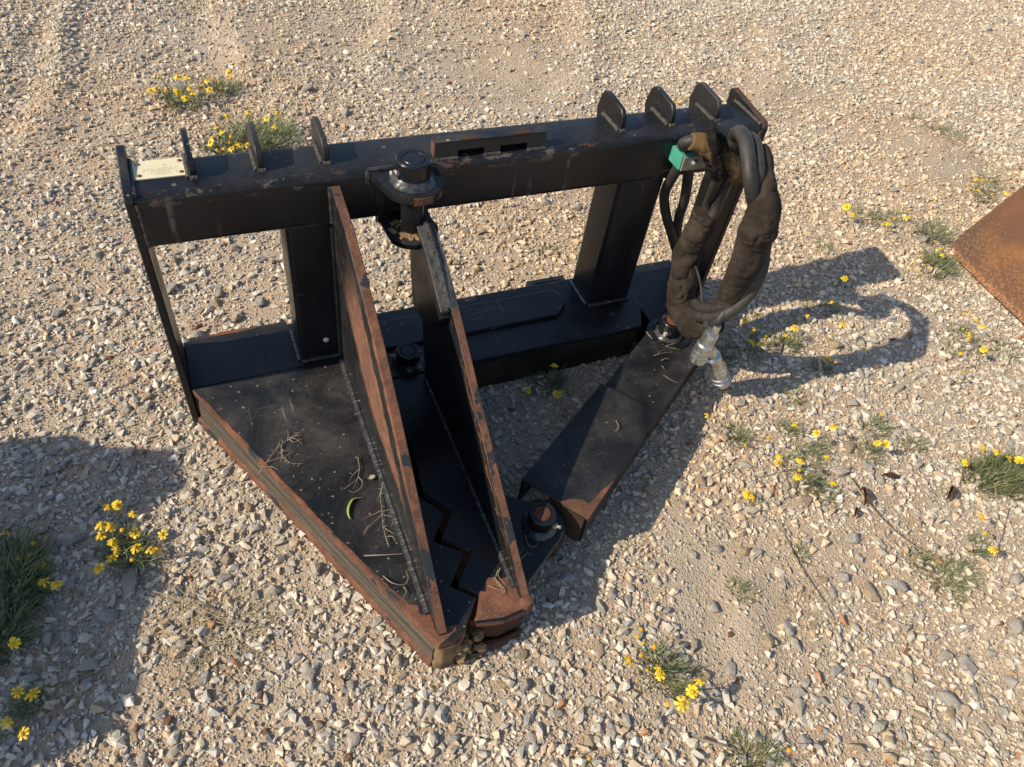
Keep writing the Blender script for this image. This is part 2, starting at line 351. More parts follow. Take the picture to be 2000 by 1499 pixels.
# ------------------------------------------------------------------ object helpers
def link(o, parent=None):
    COL.objects.link(o)
    if parent: o.parent = parent
    return o
def tag(o, label=None, cat=None, group=None, kind=None):
    for k, v in (('label', label), ('category', cat), ('group', group), ('kind', kind)):
        if v: o[k] = v
    return o
def empty(name, loc, label, cat, group=None):
    o = bpy.data.objects.new(name, None); o.location = loc; o.empty_display_size = .05
    link(o); return tag(o, label, cat, group)
def obj(name, bm, mats, parent=None, off=(0, 0, 0), bevel=0.0, smooth=None, seg=1, angle=35):
    """link a bmesh as one mesh object; off is subtracted (the base of its thing)"""
    if bevel:
        bmesh.ops.remove_doubles(bm, verts=bm.verts, dist=1e-6)
        es = [e for e in bm.edges if len(e.link_faces) == 2 and e.calc_face_angle(0) > math.radians(28)]
        bmesh.ops.bevel(bm, geom=es, offset=bevel, offset_type='OFFSET', segments=seg, profile=.6, affect='EDGES', clamp_overlap=True)
    bmesh.ops.recalc_face_normals(bm, faces=bm.faces)
    bmesh.ops.translate(bm, verts=bm.verts, vec=-Vector(off))
    if smooth:
        for f in bm.faces: f.smooth = True
        lim = math.radians(angle)
        for e in bm.edges:
            if len(e.link_faces) != 2 or e.calc_face_angle(0) > lim: e.smooth = False
    me = bpy.data.meshes.new(name); bm.to_mesh(me); bm.free()
    for m in (mats if isinstance(mats, (list, tuple)) else [mats]): me.materials.append(m)
    return link(bpy.data.objects.new(name, me), parent)
def add_box(bm, lo, hi, mi=0):
    x0, y0, z0 = lo; x1, y1, z1 = hi
    v = [bm.verts.new(p) for p in ((x0, y0, z0), (x1, y0, z0), (x1, y1, z0), (x0, y1, z0), (x0, y0, z1), (x1, y0, z1), (x1, y1, z1), (x0, y1, z1))]
    for q in ((0, 3, 2, 1), (4, 5, 6, 7), (0, 1, 5, 4), (1, 2, 6, 5), (2, 3, 7, 6), (3, 0, 4, 7)):
        bm.faces.new([v[i] for i in q]).material_index = mi
def add_prism(bm, poly, axis, a, b, cap=0, rim=0, rims=None):
    """poly: 2D points; axis 'x': points are (y,z) swept a..b in x, 'z': (x,y) swept in z, 'y': (x,z)"""
    def P(p, t):
        return {'x': (t, p[0], p[1]), 'y': (p[0], t, p[1]), 'z': (p[0], p[1], t)}[axis]
    A = [bm.verts.new(P(p, a)) for p in poly]; B = [bm.verts.new(P(p, b)) for p in poly]
    bm.faces.new(A).material_index = cap; bm.faces.new(B[::-1]).material_index = cap
    n = len(poly)
    for i in range(n):
        f = bm.faces.new((A[i], B[i], B[(i + 1) % n], A[(i + 1) % n])); f.material_index = rims[i] if rims else rim
def add_lathe(bm, prof, c, axis=(0, 0, 1), n=32, mis=None):
    """prof: (radius, height) along axis from c"""
    q = Vector((0, 0, 1)).rotation_difference(Vector(axis).normalized()); c = Vector(c)
    rings = []
    for r, h in prof:
        if r < 1e-6: rings.append([bm.verts.new(c + q @ Vector((0, 0, h)))])
        else: rings.append([bm.verts.new(c + q @ Vector((r * math.cos(2 * math.pi * k / n), r * math.sin(2 * math.pi * k / n), h))) for k in range(n)])
    for i in range(len(rings) - 1):
        A, B = rings[i], rings[i + 1]
        for k in range(n):
            k2 = (k + 1) % n
            if len(A) == 1 and len(B) == 1: continue
            vs = [A[0], B[k2], B[k]] if len(A) == 1 else [A[k], A[k2], B[0]] if len(B) == 1 else [A[k], A[k2], B[k2], B[k]]
            bm.faces.new(vs).material_index = mis[i] if mis else 0
def spline(pts, step):
    pts = [Vector(p) for p in pts]; P = [2 * pts[0] - pts[1]] + pts + [2 * pts[-1] - pts[-2]]; out = []
    for i in range(1, len(P) - 2):
        n = max(2, int((P[i + 1] - P[i]).length / step))
        for k in range(n):
            t = k / n; a, b, c, d = P[i - 1], P[i], P[i + 1], P[i + 2]
            out.append(.5 * ((2 * b) + (c - a) * t + (2 * a - 5 * b + 4 * c - d) * t * t + (3 * b - a - 3 * c + d) * t ** 3))
    return out + [pts[-1]]
def add_tube(bm, pts, rad, n=12, step=.006, wrinkle=0.0, seed=0, flat=1.0, mi=0):
    """rad: number or function of t; wrinkle: size of cloth folds"""
    path = spline(pts, step); N = len(path); rings = []
    nrm = None
    for i, p in enumerate(path):
        d = (path[min(i + 1, N - 1)] - path[max(i - 1, 0)]).normalized()
        if nrm is None: nrm = d.orthogonal().normalized()
        nrm = (nrm - d * nrm.dot(d)).normalized(); bi = d.cross(nrm)
        t = i / (N - 1); r = rad(t) if callable(rad) else rad; ring = []
        for k in range(n):
            a = 2 * math.pi * k / n; rr = r
            if wrinkle:
                q = Vector((math.cos(a) * 1.3, math.sin(a) * 1.3, i * step * 26 + seed * 7.7))
                q2 = Vector((math.cos(a) * .7 + seed, math.sin(a) * .7, i * step * 60))
                q3 = Vector((math.cos(a) * 1.2 + i * step * 20 + seed * 3.1, math.sin(a) * 1.2 - i * step * 14, i * step * 34))
                q4 = Vector((math.cos(a) * 1.5 - i * step * 17 + seed * 1.7, math.sin(a) * 1.5, i * step * 22 + 5))
                cr = max(0, 1 - abs(mnoise.noise(q3)) * 8) + .8 * max(0, 1 - abs(mnoise.noise(q4)) * 10)                 # narrow creases between the folds
                rr = r * (1 + wrinkle * mnoise.noise(q) * .9 + wrinkle * .7 * (abs(mnoise.noise(q2)) - .2) - wrinkle * .62 * cr)
            ring.append(bm.verts.new(p + (nrm * math.cos(a) * flat + bi * math.sin(a)) * rr))
        rings.append(ring)
    for A, B in zip(rings, rings[1:]):
        for k in range(n): bm.faces.new((A[k], A[(k + 1) % n], B[(k + 1) % n], B[k])).material_index = mi
    for R_ in (rings[0][::-1], rings[-1]): bm.faces.new(R_).material_index = mi
def arc(cx, cy, r, a0, a1, n=8):
    return [(cx + r * math.cos(math.radians(a0 + (a1 - a0) * i / n)), cy + r * math.sin(math.radians(a0 + (a1 - a0) * i / n))) for i in range(n + 1)]
def add_weld(bm, a, b, r, nrm, bumps=.006, mi=0):
    """a weld bead: scalloped half-round bar from a to b"""
    a, b = Vector(a), Vector(b); n = max(3, int((b - a).length / bumps)); d = (b - a).normalized()
    s1 = Vector(nrm).normalized(); s2 = d.cross(s1); rings = []
    for i in range(n * 3 + 1):
        t = i / (n * 3); ph = (i % 3) / 3; rr = r * (.92 + .09 * math.sin(math.pi * ph) + random.uniform(-.05, .05))
        p = a.lerp(b, t) + Vector([random.uniform(-1, 1) * r * .06 for _ in range(3)])
        rings.append([bm.verts.new(p + (s1 * math.cos(q) + s2 * math.sin(q)) * rr) for q in (k * math.pi / 4 for k in range(8))])
    for A, B in zip(rings, rings[1:]):
        for k in range(8): bm.faces.new((A[k], A[(k + 1) % 8], B[(k + 1) % 8], B[k])).material_index = mi
    bm.faces.new(rings[0][::-1]); bm.faces.new(rings[-1])
def BM(): return bmesh.new()

# ================================================================== SETTING: the ground
def build_ground():
    xs = np.arange(-2.5, 5.5, .025); ys = np.arange(-2.5, 3.6, .025)
    X, Y = np.meshgrid(xs, ys, indexing='ij'); Zg = ground_h(X, Y)
    nx, ny = X.shape
    edge = np.minimum.reduce([X - xs[0], xs[-1] - X, Y - ys[0], ys[-1] - Y]); Zg = np.where(edge < .3, -.004 + (Zg + .004) * edge / .3, Zg)
    V = np.stack([X, Y, Zg], -1).reshape(-1, 3)
    idx = np.arange(nx * ny).reshape(nx, ny)
    F = np.stack([idx[:-1, :-1], idx[1:, :-1], idx[1:, 1:], idx[:-1, 1:]], -1).reshape(-1, 4)
    # wide skirt to the horizon
    x0, x1, y0, y1 = xs[0], xs[-1], ys[0], ys[-1]; R = 150
    inner = [idx[0, 0], idx[-1, 0], idx[-1, -1], idx[0, -1]]
    outer = np.array([(-R, -R, -.004), (R, -R, -.004), (R, R, -.004), (-R, R, -.004)]); b0 = len(V)
    verts = np.vstack([V, outer]).tolist(); faces = F.tolist()
    sides = [idx[:, 0].tolist(), idx[-1, :].tolist(), idx[::-1, -1].tolist(), idx[0, ::-1].tolist()]
    for i, s in enumerate(sides): faces.append(s[::-1] + [b0 + i, b0 + (i + 1) % 4])
    me = bpy.data.meshes.new('ground'); me.from_pydata(verts, [], faces); me.materials.append(M['ground'])
    me.polygons.foreach_set('use_smooth', np.ones(len(me.polygons), bool))
    return tag(link(bpy.data.objects.new('ground', me)), kind='structure')
ground = build_ground()

# ---- crushed stone
def hull_shape(n, seed, flat=.72):
    r = random.Random(seed); bm = BM(); ey, ez = r.uniform(.58, .95), flat * r.uniform(.75, 1.15)
    for _ in range(n):
        v = Vector((r.gauss(0, 1), r.gauss(0, 1), r.gauss(0, 1))).normalized() * r.uniform(.72, 1.0)
        bm.verts.new((v.x, v.y * ey, v.z * ez))
    res = bmesh.ops.convex_hull(bm, input=bm.verts)
    bmesh.ops.delete(bm, geom=[v for v in bm.verts if not v.link_faces], context='VERTS')
    bmesh.ops.triangulate(bm, faces=bm.faces); bmesh.ops.recalc_face_normals(bm, faces=bm.faces)
    bm.verts.index_update()
    V = np.array([v.co[:] for v in bm.verts]); F = np.array([[v.index for v in f.verts] for f in bm.faces]); bm.free()
    return V, F
SAND = [(on_z(u, v), r) for u, v, r in ((1375, 1100, .10), (1475, 1160, .12), (1420, 1245, .09), (1300, 1010, .05), (330, 1335, .06), (700, 60, .35), (1040, 150, .30), (940, 190, .25),
        (1600, 205, .38), (1500, 60, .35), (470, 90, .25), (110, 330, .16), (380, 50, .2), (1850, 330, .2), (150, 250, .15), (560, 1400, .07), (520, 600, .06), (980, 520, .08), (1780, 760, .12), (1650, 1090, .07))]
def density(x, y):
    d = .54 + .82 * vnoise(x, y, 21, 2.3) + .40 * (vnoise(x, y, 22, 7) - .5)
    for c, r in SAND: d = d - (.75 if r < .13 else .42) * np.exp(-((x - c.x) ** 2 + (y - c.y) ** 2) / (r * r) * 1.1)
    return np.clip(d, .06, 1.0)
def in_view(x, y, margin):
    """ground the photo sees, plus a margin"""
    z = np.zeros_like(x); q = np.stack([x, y, z], -1) - CAM_C
    d = q @ fw; u = 1000 + CAM_F * (q @ rt) / np.maximum(d, .05); v = 749.5 - CAM_F * (q @ up) / np.maximum(d, .05)
    mp = margin * CAM_F / np.maximum(d, .3)
    return (d > .2) & (u > -mp) & (u < 2000 + mp) & (v > -mp) & (v < 1499 + mp)
def under_steel(x, y):
    return ((x > 0.0) & (x < .36) & (y > 0.0) & (y < .12)) | ((x > .36) & (x < .96) & (y > -.07) & (y < .105)) | \
           ((y < 0) & (y > -.60) & (x > -.46 * y * 1.0 + .005) & (x < .40)) | ((x > .37) & (x < .46) & (y > -.6) & (y < -.05))
PALETTE = np.array([(.54, .50, .43), (.62, .575, .49), (.45, .43, .39), (.33, .32, .305), (.56, .47, .35), (.65, .58, .48), (.52, .405, .285), (.72, .68, .60), (.29, .28, .27), (.20, .085, .05), (.40, .21, .11)])
PAL_W = np.array([.20, .20, .13, .055, .14, .13, .09, .05, .01, .004, .006]); PAL_W /= PAL_W.sum()
def gravel(name, per_m2, rmin, rmax, npts, nvar, seed, margin, far_thin=0.0, sink=.3, parent=None):
    r = np.random.default_rng(seed); x0, x1, y0, y1 = -1.2, 5.0, -1.7, 3.0
    n = int(per_m2 * (x1 - x0) * (y1 - y0)); x, y = r.uniform(x0, x1, n), r.uniform(y0, y1, n)
    keep = in_view(x, y, margin) & ~under_steel(x, y); x, y = x[keep], y[keep]
    p = density(x, y)
    if far_thin: p = p * np.clip(1 - far_thin * np.clip((np.hypot(x - .1, y + 1.05) - 1.6) / 1.6, 0, 1), 0, 1)
    keep = r.random(len(x)) < p; x, y = x[keep], y[keep]; n = len(x)
    rad = rmin * (rmax / rmin) ** (r.random(n) ** 2.0)
    shapes = [hull_shape(npts, seed * 100 + k) for k in range(nvar)]
    which = r.integers(0, nvar, n)
    yawa = r.uniform(0, 2 * np.pi, n); tl = r.normal(0, .45, n); ta = r.uniform(0, 2 * np.pi, n)
    col = PALETTE[r.choice(len(PALETTE), n, p=PAL_W)] * r.uniform(.82, 1.12, (n, 1)) * 1.0
    warm = np.clip((vnoise(x, y, 31, 1.9) - .42) * 2.6 + .3 * (vnoise(x, y, 32, 8) - .5), 0, 1)[:, None]      # tan and grey loads of stone lie in patches
    col = col * (1 - .55 * warm) + col * np.array([1.06, .92, .74]) * (.55 * warm)
    col = (col * .93 + np.array([.47, .37, .26]) * .07) * 1.06                     # dust on everything
    el = r.uniform(.72, 1.0, n); hz = r.uniform(.7, 1.1, n)
    zc = ground_h(x, y) + rad * (.72 * hz * .75 - sink)
    Vs, Fs, Cs, base = [], [], [], 0
    for k, (SV, SF) in enumerate(shapes):
        i = np.where(which == k)[0]; m = len(i)
        if not m: continue
        P = np.repeat(SV[None], m, 0) * np.stack([np.ones(m), el[i], hz[i]], -1)[:, None, :] * rad[i][:, None, None]
        ca, sa = np.cos(tl[i])[:, None], np.sin(tl[i])[:, None]
        Y_, Z_ = P[..., 1] * ca - P[..., 2] * sa, P[..., 1] * sa + P[..., 2] * ca; P[..., 1], P[..., 2] = Y_, Z_
        cb, sb = np.cos(yawa[i])[:, None], np.sin(yawa[i])[:, None]
        X_, Y_ = P[..., 0] * cb - P[..., 1] * sb, P[..., 0] * sb + P[..., 1] * cb; P[..., 0], P[..., 1] = X_, Y_
        P += np.stack([x[i], y[i], zc[i]], -1)[:, None, :]
        Vs.append(P.reshape(-1, 3)); Fs.append((SF[None] + (np.arange(m) * len(SV))[:, None, None] + base).reshape(-1, 3))
        Cs.append(np.repeat(col[i], len(SV), 0)); base += m * len(SV)
    V, F, C = np.concatenate(Vs), np.concatenate(Fs), np.concatenate(Cs)
    me = bpy.data.meshes.new(name); me.vertices.add(len(V)); me.vertices.foreach_set('co', V.ravel())
    me.loops.add(F.size); me.loops.foreach_set('vertex_index', F.ravel().astype(np.int32))
    me.polygons.add(len(F)); me.polygons.foreach_set('loop_start', np.arange(0, F.size, 3, dtype=np.int32))
    a = me.attributes.new('tint', 'FLOAT_COLOR', 'POINT'); a.data.foreach_set('color', np.concatenate([C, np.ones((len(C), 1))], 1).ravel())
    me.materials.append(M['stone']); me.update(); me.validate()
    me.polygons.foreach_set('use_smooth', np.zeros(len(me.polygons), bool))
    return tag(link(bpy.data.objects.new(name, me), parent), kind='stuff')
gravel('gravel', 6500, .0056, .0155, 11, 36, 3, .28, .0, .27, ground)
gravel('fine_gravel', 11600, .0036, .0066, 8, 26, 4, .12, .25, .16, ground)
gravel('grit', 5200, .0018, .0036, 7, 20, 5, .06, .85, .10, ground)

# ---- the stones one can tell apart
def rock_mesh(seed, mat):
    r = random.Random(seed); bm = BM()
    for _ in range(15):
        v = Vector((r.gauss(0, 1), r.gauss(0, 1), r.gauss(0, 1))).normalized() * r.uniform(.74, 1.0)
        bm.verts.new((v.x, v.y * .84, v.z * .70))
    bmesh.ops.convex_hull(bm, input=bm.verts)
    bmesh.ops.delete(bm, geom=[v for v in bm.verts if not v.link_faces], context='VERTS')
    bmesh.ops.dissolve_limit(bm, angle_limit=math.radians(14), verts=bm.verts, edges=bm.edges)
    bmesh.ops.bevel(bm, geom=list(bm.edges), offset=.045, segments=2, profile=.6, affect='EDGES', clamp_overlap=True)
    bmesh.ops.triangulate(bm, faces=bm.faces)
    for v in bm.verts: v.co += v.co.normalized() * (mnoise.noise(v.co * 2.1 + Vector((seed, 0, 0))) * .09)
    for f in bm.faces: f.smooth = True
    for e in bm.edges:
        if len(e.link_faces) == 2 and e.calc_face_angle(0) > math.radians(38): e.smooth = False
    me = bpy.data.meshes.new('stone'); bm.to_mesh(me); bm.free(); me.materials.append(M[mat]); return me
ROCKS = {m: [rock_mesh(k + 31 * i, m) for k in range(7)] for i, m in enumerate(('rock_grey', 'rock_cream', 'rock_tan', 'rock_rust'))}
n_stone = 0; placed = []
def put_stone(p, r, mat, aspect=None, rot=None, lift=None):
    global n_stone
    o = bpy.data.objects.new('stone', random.choice(ROCKS[mat])); a = aspect or random.uniform(.65, .95)
    hz = random.uniform(.6, .95)
    o.scale = (r, r * a, r * hz); o.rotation_euler = (random.uniform(-.25, .25), random.uniform(-.25, .25), random.uniform(0, 6.28) if rot is None else rot)
    o.location = (p[0], p[1], float(ground_h(p[0], p[1])) + r * hz * .72 * random.uniform(.35, .6))
    link(o, ground); n_stone += 1; placed.append((p[0], p[1], r))
def zoomed(ox, oy, s, rows):
    for x, y, rp, mat, *k in rows:
        u, v = ox + x / s, oy + y / s; p = on_z(u, v); put_stone(p, 1.15 * rp / s * px_size(p), mat, *(k or []))
G, Cm, T, Rr = 'rock_grey', 'rock_cream', 'rock_tan', 'rock_rust'
zoomed(0, 900, 2.503, ((55, 150, 44, G), (270, 40, 40, G), (340, 395, 84, G, .5, .2), (195, 340, 44, T), (240, 185, 32, G), (640, 600, 74, G, .7, 1.2), (530, 765, 56, G), (150, 1075, 52, G), (240, 870, 46, G), (335, 870, 46, G),
       (715, 880, 34, Cm), (620, 280, 34, G), (995, 60, 34, Cm), (920, 160, 38, T), (915, 1140, 36, T), (1505, 1040, 50, Cm), (1590, 1170, 38, Cm), (1655, 1085, 40, T), (1715, 1105, 38, Cm), (1240, 1200, 40, Cm, .55), (1250, 1110, 42, G, .6),
       (850, 1420, 40, Cm), (780, 1245, 32, Cm), (655, 1350, 36, T), (820, 1275, 32, Rr), (670, 1305, 26, Rr), (1700, 1450, 30, Rr), (1270, 1150, 26, Rr), (932, 570, 20, Rr), (1225, 730, 16, Rr), (1670, 930, 18, Rr), (1300, 1325, 22, Rr), (268, 1300, 44, G),
       (1110, 480, 40, T), (1150, 430, 34, Cm), (1360, 330, 40, Cm), (1215, 230, 32, T), (1420, 530, 36, Cm), (1240, 335, 36, Cm), (1250, 660, 34, Cm), (60, 1375, 36, G), (125, 805, 40, G), (140, 640, 46, G), (245, 700, 38, G), (230, 540, 36, G), (380, 200, 30, G), (520, 90, 36, G), (840, 105, 36, G), (700, 150, 28, G), (745, 215, 28, G), (380, 660, 30, T), (470, 830, 34, G), (1000, 345, 36, T)))
zoomed(1300, 1000, 2.857, ((270, 525, 52, Cm), (665, 395, 46, Cm), (575, 730, 60, T), (730, 740, 56, Cm), (695, 640, 54, G), (835, 650, 46, T), (750, 1080, 60, Cm), (1145, 450, 62, T), (1270, 410, 86, G, .42, -.7), (1040, 155, 50, G), (1200, 225, 38, Cm), (1670, 640, 56, Cm),
       (1580, 810, 60, Cm), (1690, 830, 66, G), (960, 870, 56, G), (1240, 940, 50, Cm), (1590, 1040, 86, G, .6, -.9), (1600, 1120, 50, T), (1440, 1130, 56, T, .7), (1200, 1185, 62, Cm, .6), (1260, 1260, 54, T), (1080, 1330, 66, T, .55, -.8), (1900, 1100, 42, Cm), (90, 740, 48, Cm), (160, 740, 44, T), (510, 225, 52, G), (440, 225, 44, T),
       (150, 240, 36, Cm), (285, 205, 44, G), (990, 355, 44, G), (940, 440, 36, G), (870, 370, 40, T), (1070, 640, 36, Cm), (1340, 640, 36, Cm), (1490, 690, 46, Cm, .5), (1370, 920, 46, Cm), (1830, 780, 44, Cm), (1950, 640, 56, G), (1950, 380, 50, G), (1330, 1230, 44, G), (370, 870, 50, G), (230, 890, 44, T), (790, 950, 40, G), (750, 1000, 44, G), (850, 1050, 40, G), (780, 1270, 50, G), (1480, 1350, 50, Cm), (370, 675, 22, Rr), (1060, 895, 20, Rr), (1870, 620, 30, Rr), (845, 1330, 18, Rr), (770, 430, 18, Rr)))
zoomed(600, 1000, 2.857, ((1395, 1130, 48, Cm), (1250, 1260, 40, Cm), (1630, 770, 46, T), (1700, 1220, 56, Cm), (1570, 1270, 52, T), (1780, 1160, 48, Cm), (1350, 1040, 46, T), (1220, 960, 52, G, .6), (710, 1265, 44, G), (820, 1275, 46, G), (390, 610, 36, G), (510, 835, 54, Cm, .6, 1.2), (430, 790, 42, Cm), (225, 1060, 42, T), (100, 1050, 36, Cm),
       (450, 1370, 52, T), (235, 1370, 28, Rr), (1590, 1320, 24, Rr), (260, 1160, 20, Rr), (245, 975, 40, G), (1570, 290, 48, Cm), (1490, 530, 46, Cm), (1640, 530, 50, Cm), (1430, 270, 42, G), (1380, 390, 46, G), (1450, 360, 52, G), (1380, 210, 50, G), (1090, 960, 44, T), (330, 810, 30, Cm), (500, 725, 38, Cm), (120, 800, 40, Cm), (1960, 870, 36, T), (1110, 1050, 40, Cm), (1230, 1160, 40, G), (180, 545, 36, Cm), (1700, 460, 40, G), (1960, 1170, 40, Cm), (130, 1300, 40, G), (60, 1190, 36, T), (870, 740, 38, G), (1620, 650, 34, G)))
zoomed(1300, 400, 2.1414, ((720, 1110, 50, Cm), (770, 1015, 40, T), (945, 985, 34, Cm), (840, 1100, 36, Cm), (580, 1240, 42, T), (780, 1400, 40, G), (430, 740, 26, Cm), (635, 775, 26, Cm), (710, 600, 36, T), (750, 595, 30, Cm), (815, 575, 28, Cm), (865, 570, 26, Cm), (1185, 740, 30, Cm), (820, 710, 30, G), (930, 730, 26, Cm), (980, 765, 28, Cm), (900, 1150, 30, Cm), (360, 1270, 40, Cm), (145, 1160, 30, T), (330, 1090, 34, Cm), (890, 1410, 30, Cm), (1440, 935, 28, T), (1060, 1090, 26, Cm)))
zoomed(240, 440, 4, ((1075, 590, 60, G), (1070, 270, 52, G), (550, 335, 48, Cm), (870, 190, 46, T), (385, 265, 50, T), (720, 590, 46, T), (600, 650, 40, T), (750, 520, 44, G), (890, 715, 52, G, .5), (1055, 760, 46, Cm), (830, 760, 40, Cm), (580, 850, 60, G), (310, 305, 40, G), (165, 1430, 70, Cm, .6, .2), (195, 1330, 50, T), (60, 1290, 40, Cm), (20, 1430, 50, G), (195, 1265, 40, Cm), (445, 1390, 44, G)))
zoomed(690, 230, 5, ((110, 1180, 60, T), (1245, 1130, 52, T), (1680, 1290, 52, T), (1480, 1070, 60, Cm), (1240, 1180, 44, Cm), (1090, 1130, 50, T), (970, 1020, 50, Cm), (420, 1250, 56, Cm), (560, 1290, 50, T), (1000, 1420, 56, T), (1220, 1410, 50, T), (1730, 1010, 44, T), (1540, 880, 40, Cm)))
while n_stone < 300:                                        # the rest of the larger stones, scattered
    u, v = random.uniform(-20, 2020), random.uniform(20, 1520); p = on_z(u, v)
    if float(density(np.array([p.x]), np.array([p.y]))[0]) < random.uniform(.3, .9) or bool(under_steel(np.array([p.x]), np.array([p.y]))[0]): continue
    r = random.uniform(.0125, .021) * (1.25 if v < 600 else 1)
    if any((p.x - a) ** 2 + (p.y - b) ** 2 < (r + c) ** 2 * .9 for a, b, c in placed): continue
    put_stone(p, r, random.choices((G, Cm, T), (.4, .4, .2))[0])

# ================================================================== THE TREE PULLER
puller = empty('tree_puller', BASE, 'black steel tree puller attachment with rusty pointed jaws and a coiled hydraulic hose', 'tree puller')
def part(name, bm, mats, parent=None, **k):
    return obj(name, bm, mats, parent or puller, BASE, **k)

WQ = []
def Wd(*a): WQ.append(a)
def weld_parts(mat, parent=None):        # every bead a part of its own
    for a in WQ:
        bm = BM(); add_weld(bm, *a); part('weld_bead', bm, mat, parent, smooth=True)
    WQ.clear()

# ---- top beam
def rounded(y0, z0, y1, z1, r, n=5):
    return arc(y1 - r, z1 - r, r, 0, 90, n) + arc(y0 + r, z1 - r, r, 90, 180, n) + arc(y0 + r, z0 + r, r, 180, 270, n) + arc(y1 - r, z0 + r, r, 270, 360, n)
bm = BM(); add_prism(bm, rounded(0, .433, .100, .530, .012), 'x', 0.0005, 1.1495)
beam = part('top_beam', bm, M['paint_beam'], smooth=True)

# ---- end plates
for x0, x1 in ((-.013, 0.0), (1.150, 1.163)):
    bm = BM(); poly = [(-.004, 0.002), (-.004, .526), (.004, .536), (.118, .548), (.128, .542), (.118, .40), (.112, .16), (.128, .06), (.128, 0.002)]
    add_prism(bm, poly, 'x', x0, x1, 0, 1 if x0 > 1 else 0)
    part('end_plate', bm, [M['paint_dusty'], M['rust_dark']], bevel=.0018)
bm = BM()
for xx in (.002, 1.148):
    Wd((xx, .004, .531), (xx, .100, .531), .004, (0, 0, 1))
    Wd((xx, -.001, .44), (xx, -.001, .52), .004, (0, -1, 0))
weld_parts(M['weld_dry'], None)

# ---- hook fins on the beam
fin_poly = [(.036, .528), (.034, .542), (.037, .558), (.046, .568), (.100, .572), (.114, .570), (.124, .560), (.132, .528), (.124, .505), (.101, .498), (.101, .528)]
for i, x in enumerate((.089, .1905, .294, .847, .956, 1.061)):
    dz = 0.0
    bm = BM(); add_prism(bm, [(a, b + (dz if b > .535 else 0)) for a, b in fin_poly], 'x', x - .005, x + .005)
    f = part('hook_fin', bm, M['paint_dusty'], bevel=.0015, smooth=True)
    bm = BM(); Wd((x - .007, .036, .531), (x - .007, .100, .531), .0045, (0, 0, 1)); Wd((x - .006, .033, .531), (x + .006, .033, .531), .0045, (0, 0, 1))
    weld_parts(M['weld_dry'], f)

# ---- slotted bracket on the beam
bm = BM()
x0, x1, yf, zt = .472, .677, .010, .5555
def slanted(xa, xb, za, zb):                                # a strip of the leaning front sheet
    f = lambda z: yf + (z - .528) * .12
    v = [bm.verts.new(p) for p in ((xa, f(za), za), (xb, f(za), za), (xb, f(zb), zb), (xa, f(zb), zb), (xa, f(za) + .004, za), (xb, f(za) + .004, za), (xb, f(zb) + .004, zb), (xa, f(zb) + .004, zb))]
    for q in ((0, 1, 2, 3), (7, 6, 5, 4), (0, 4, 5, 1), (1, 5, 6, 2), (2, 6, 7, 3), (3, 7, 4, 0)): bm.faces.new([v[i] for i in q])
slanted(x0, x1, .5432, zt)
for xa, xb in ((x0, .512), (.560, .590), (.641, x1)): slanted(xa, xb, .529, .543)
add_box(bm, (x0, yf + .004, zt + .0005), (x1, .034, zt + .0040)); add_box(bm, (x0, .0305, .5305), (x1, .034, zt))
bracket = part('slotted_bracket', bm, M['paint_dusty'])
for k in range(2):
    xa = (.515, .615)[k]; bm = BM(); add_prism(bm, [(xa, yf + .0055), (xa + .012, yf + .0050), (xa + .03, yf + .0056), (xa + .034, yf + .012), (xa + .02, yf + .0165), (xa + .006, yf + .013)], 'z', zt + .0042, zt + .0048)
    part('rust_patch', bm, M['rust_dark'], bracket)
bm = BM(); add_box(bm, (x0 - .0012, .016, .5315), (x0 + .001, .0335, .5555)); part('rust_patch', bm, M['rust'], bracket)
bm = BM(); Wd((x0, .009, .530), (.512, .009, .530), .0036, (0, -.3, 1)); Wd((.560, .009, .530), (.590, .009, .530), .0036, (0, -.3, 1)); Wd((.641, .009, .530), (x1, .009, .530), .0036, (0, -.3, 1))
weld_parts(M['weld_dry'], bracket)

# ---- name plate with rivets and printed lines (its square code is left out)
bm = BM(); px0, px1, py0, py1, r = .003, .0835, .043, .092, .006
add_prism(bm, arc(px1 - r, py1 - r, r, 0, 90) + arc(px0 + r, py1 - r, r, 90, 180) + arc(px0 + r, py0 + r, r, 180, 270) + arc(px1 - r, py0 + r, r, 270, 360), 'z', .5305, .5325)
plate = part('name_plate', bm, M['plate'])
for xx in (px0 + .010, px1 - .010):
    for yy in (py0 + .009, py1 - .009):
        bm = BM(); add_lathe(bm, [(.0034, 0), (.0034, .0008), (.002, .002), (0, .0023)], (xx, yy, .5325), n=14); part('rivet', bm, M['rivet'], plate, smooth=True)
bm = BM(); rr = random.Random(5)
for row, yy in enumerate((.077, .0725, .0675, .0635, .0595, .0555, .0515)):
    xx = px0 + .016 + (.0 if row > 1 else .03); end = px1 - .015
    while xx < end:
        w = rr.uniform(.002, .007)
        if not (row < 2 and xx > .055) and rr.random() > .18: add_box(bm, (xx, yy, .5326), (min(end, xx + w), yy + .0011, .53275))
        xx += w + .0015
part('printed_lines', bm, M['print'], plate)

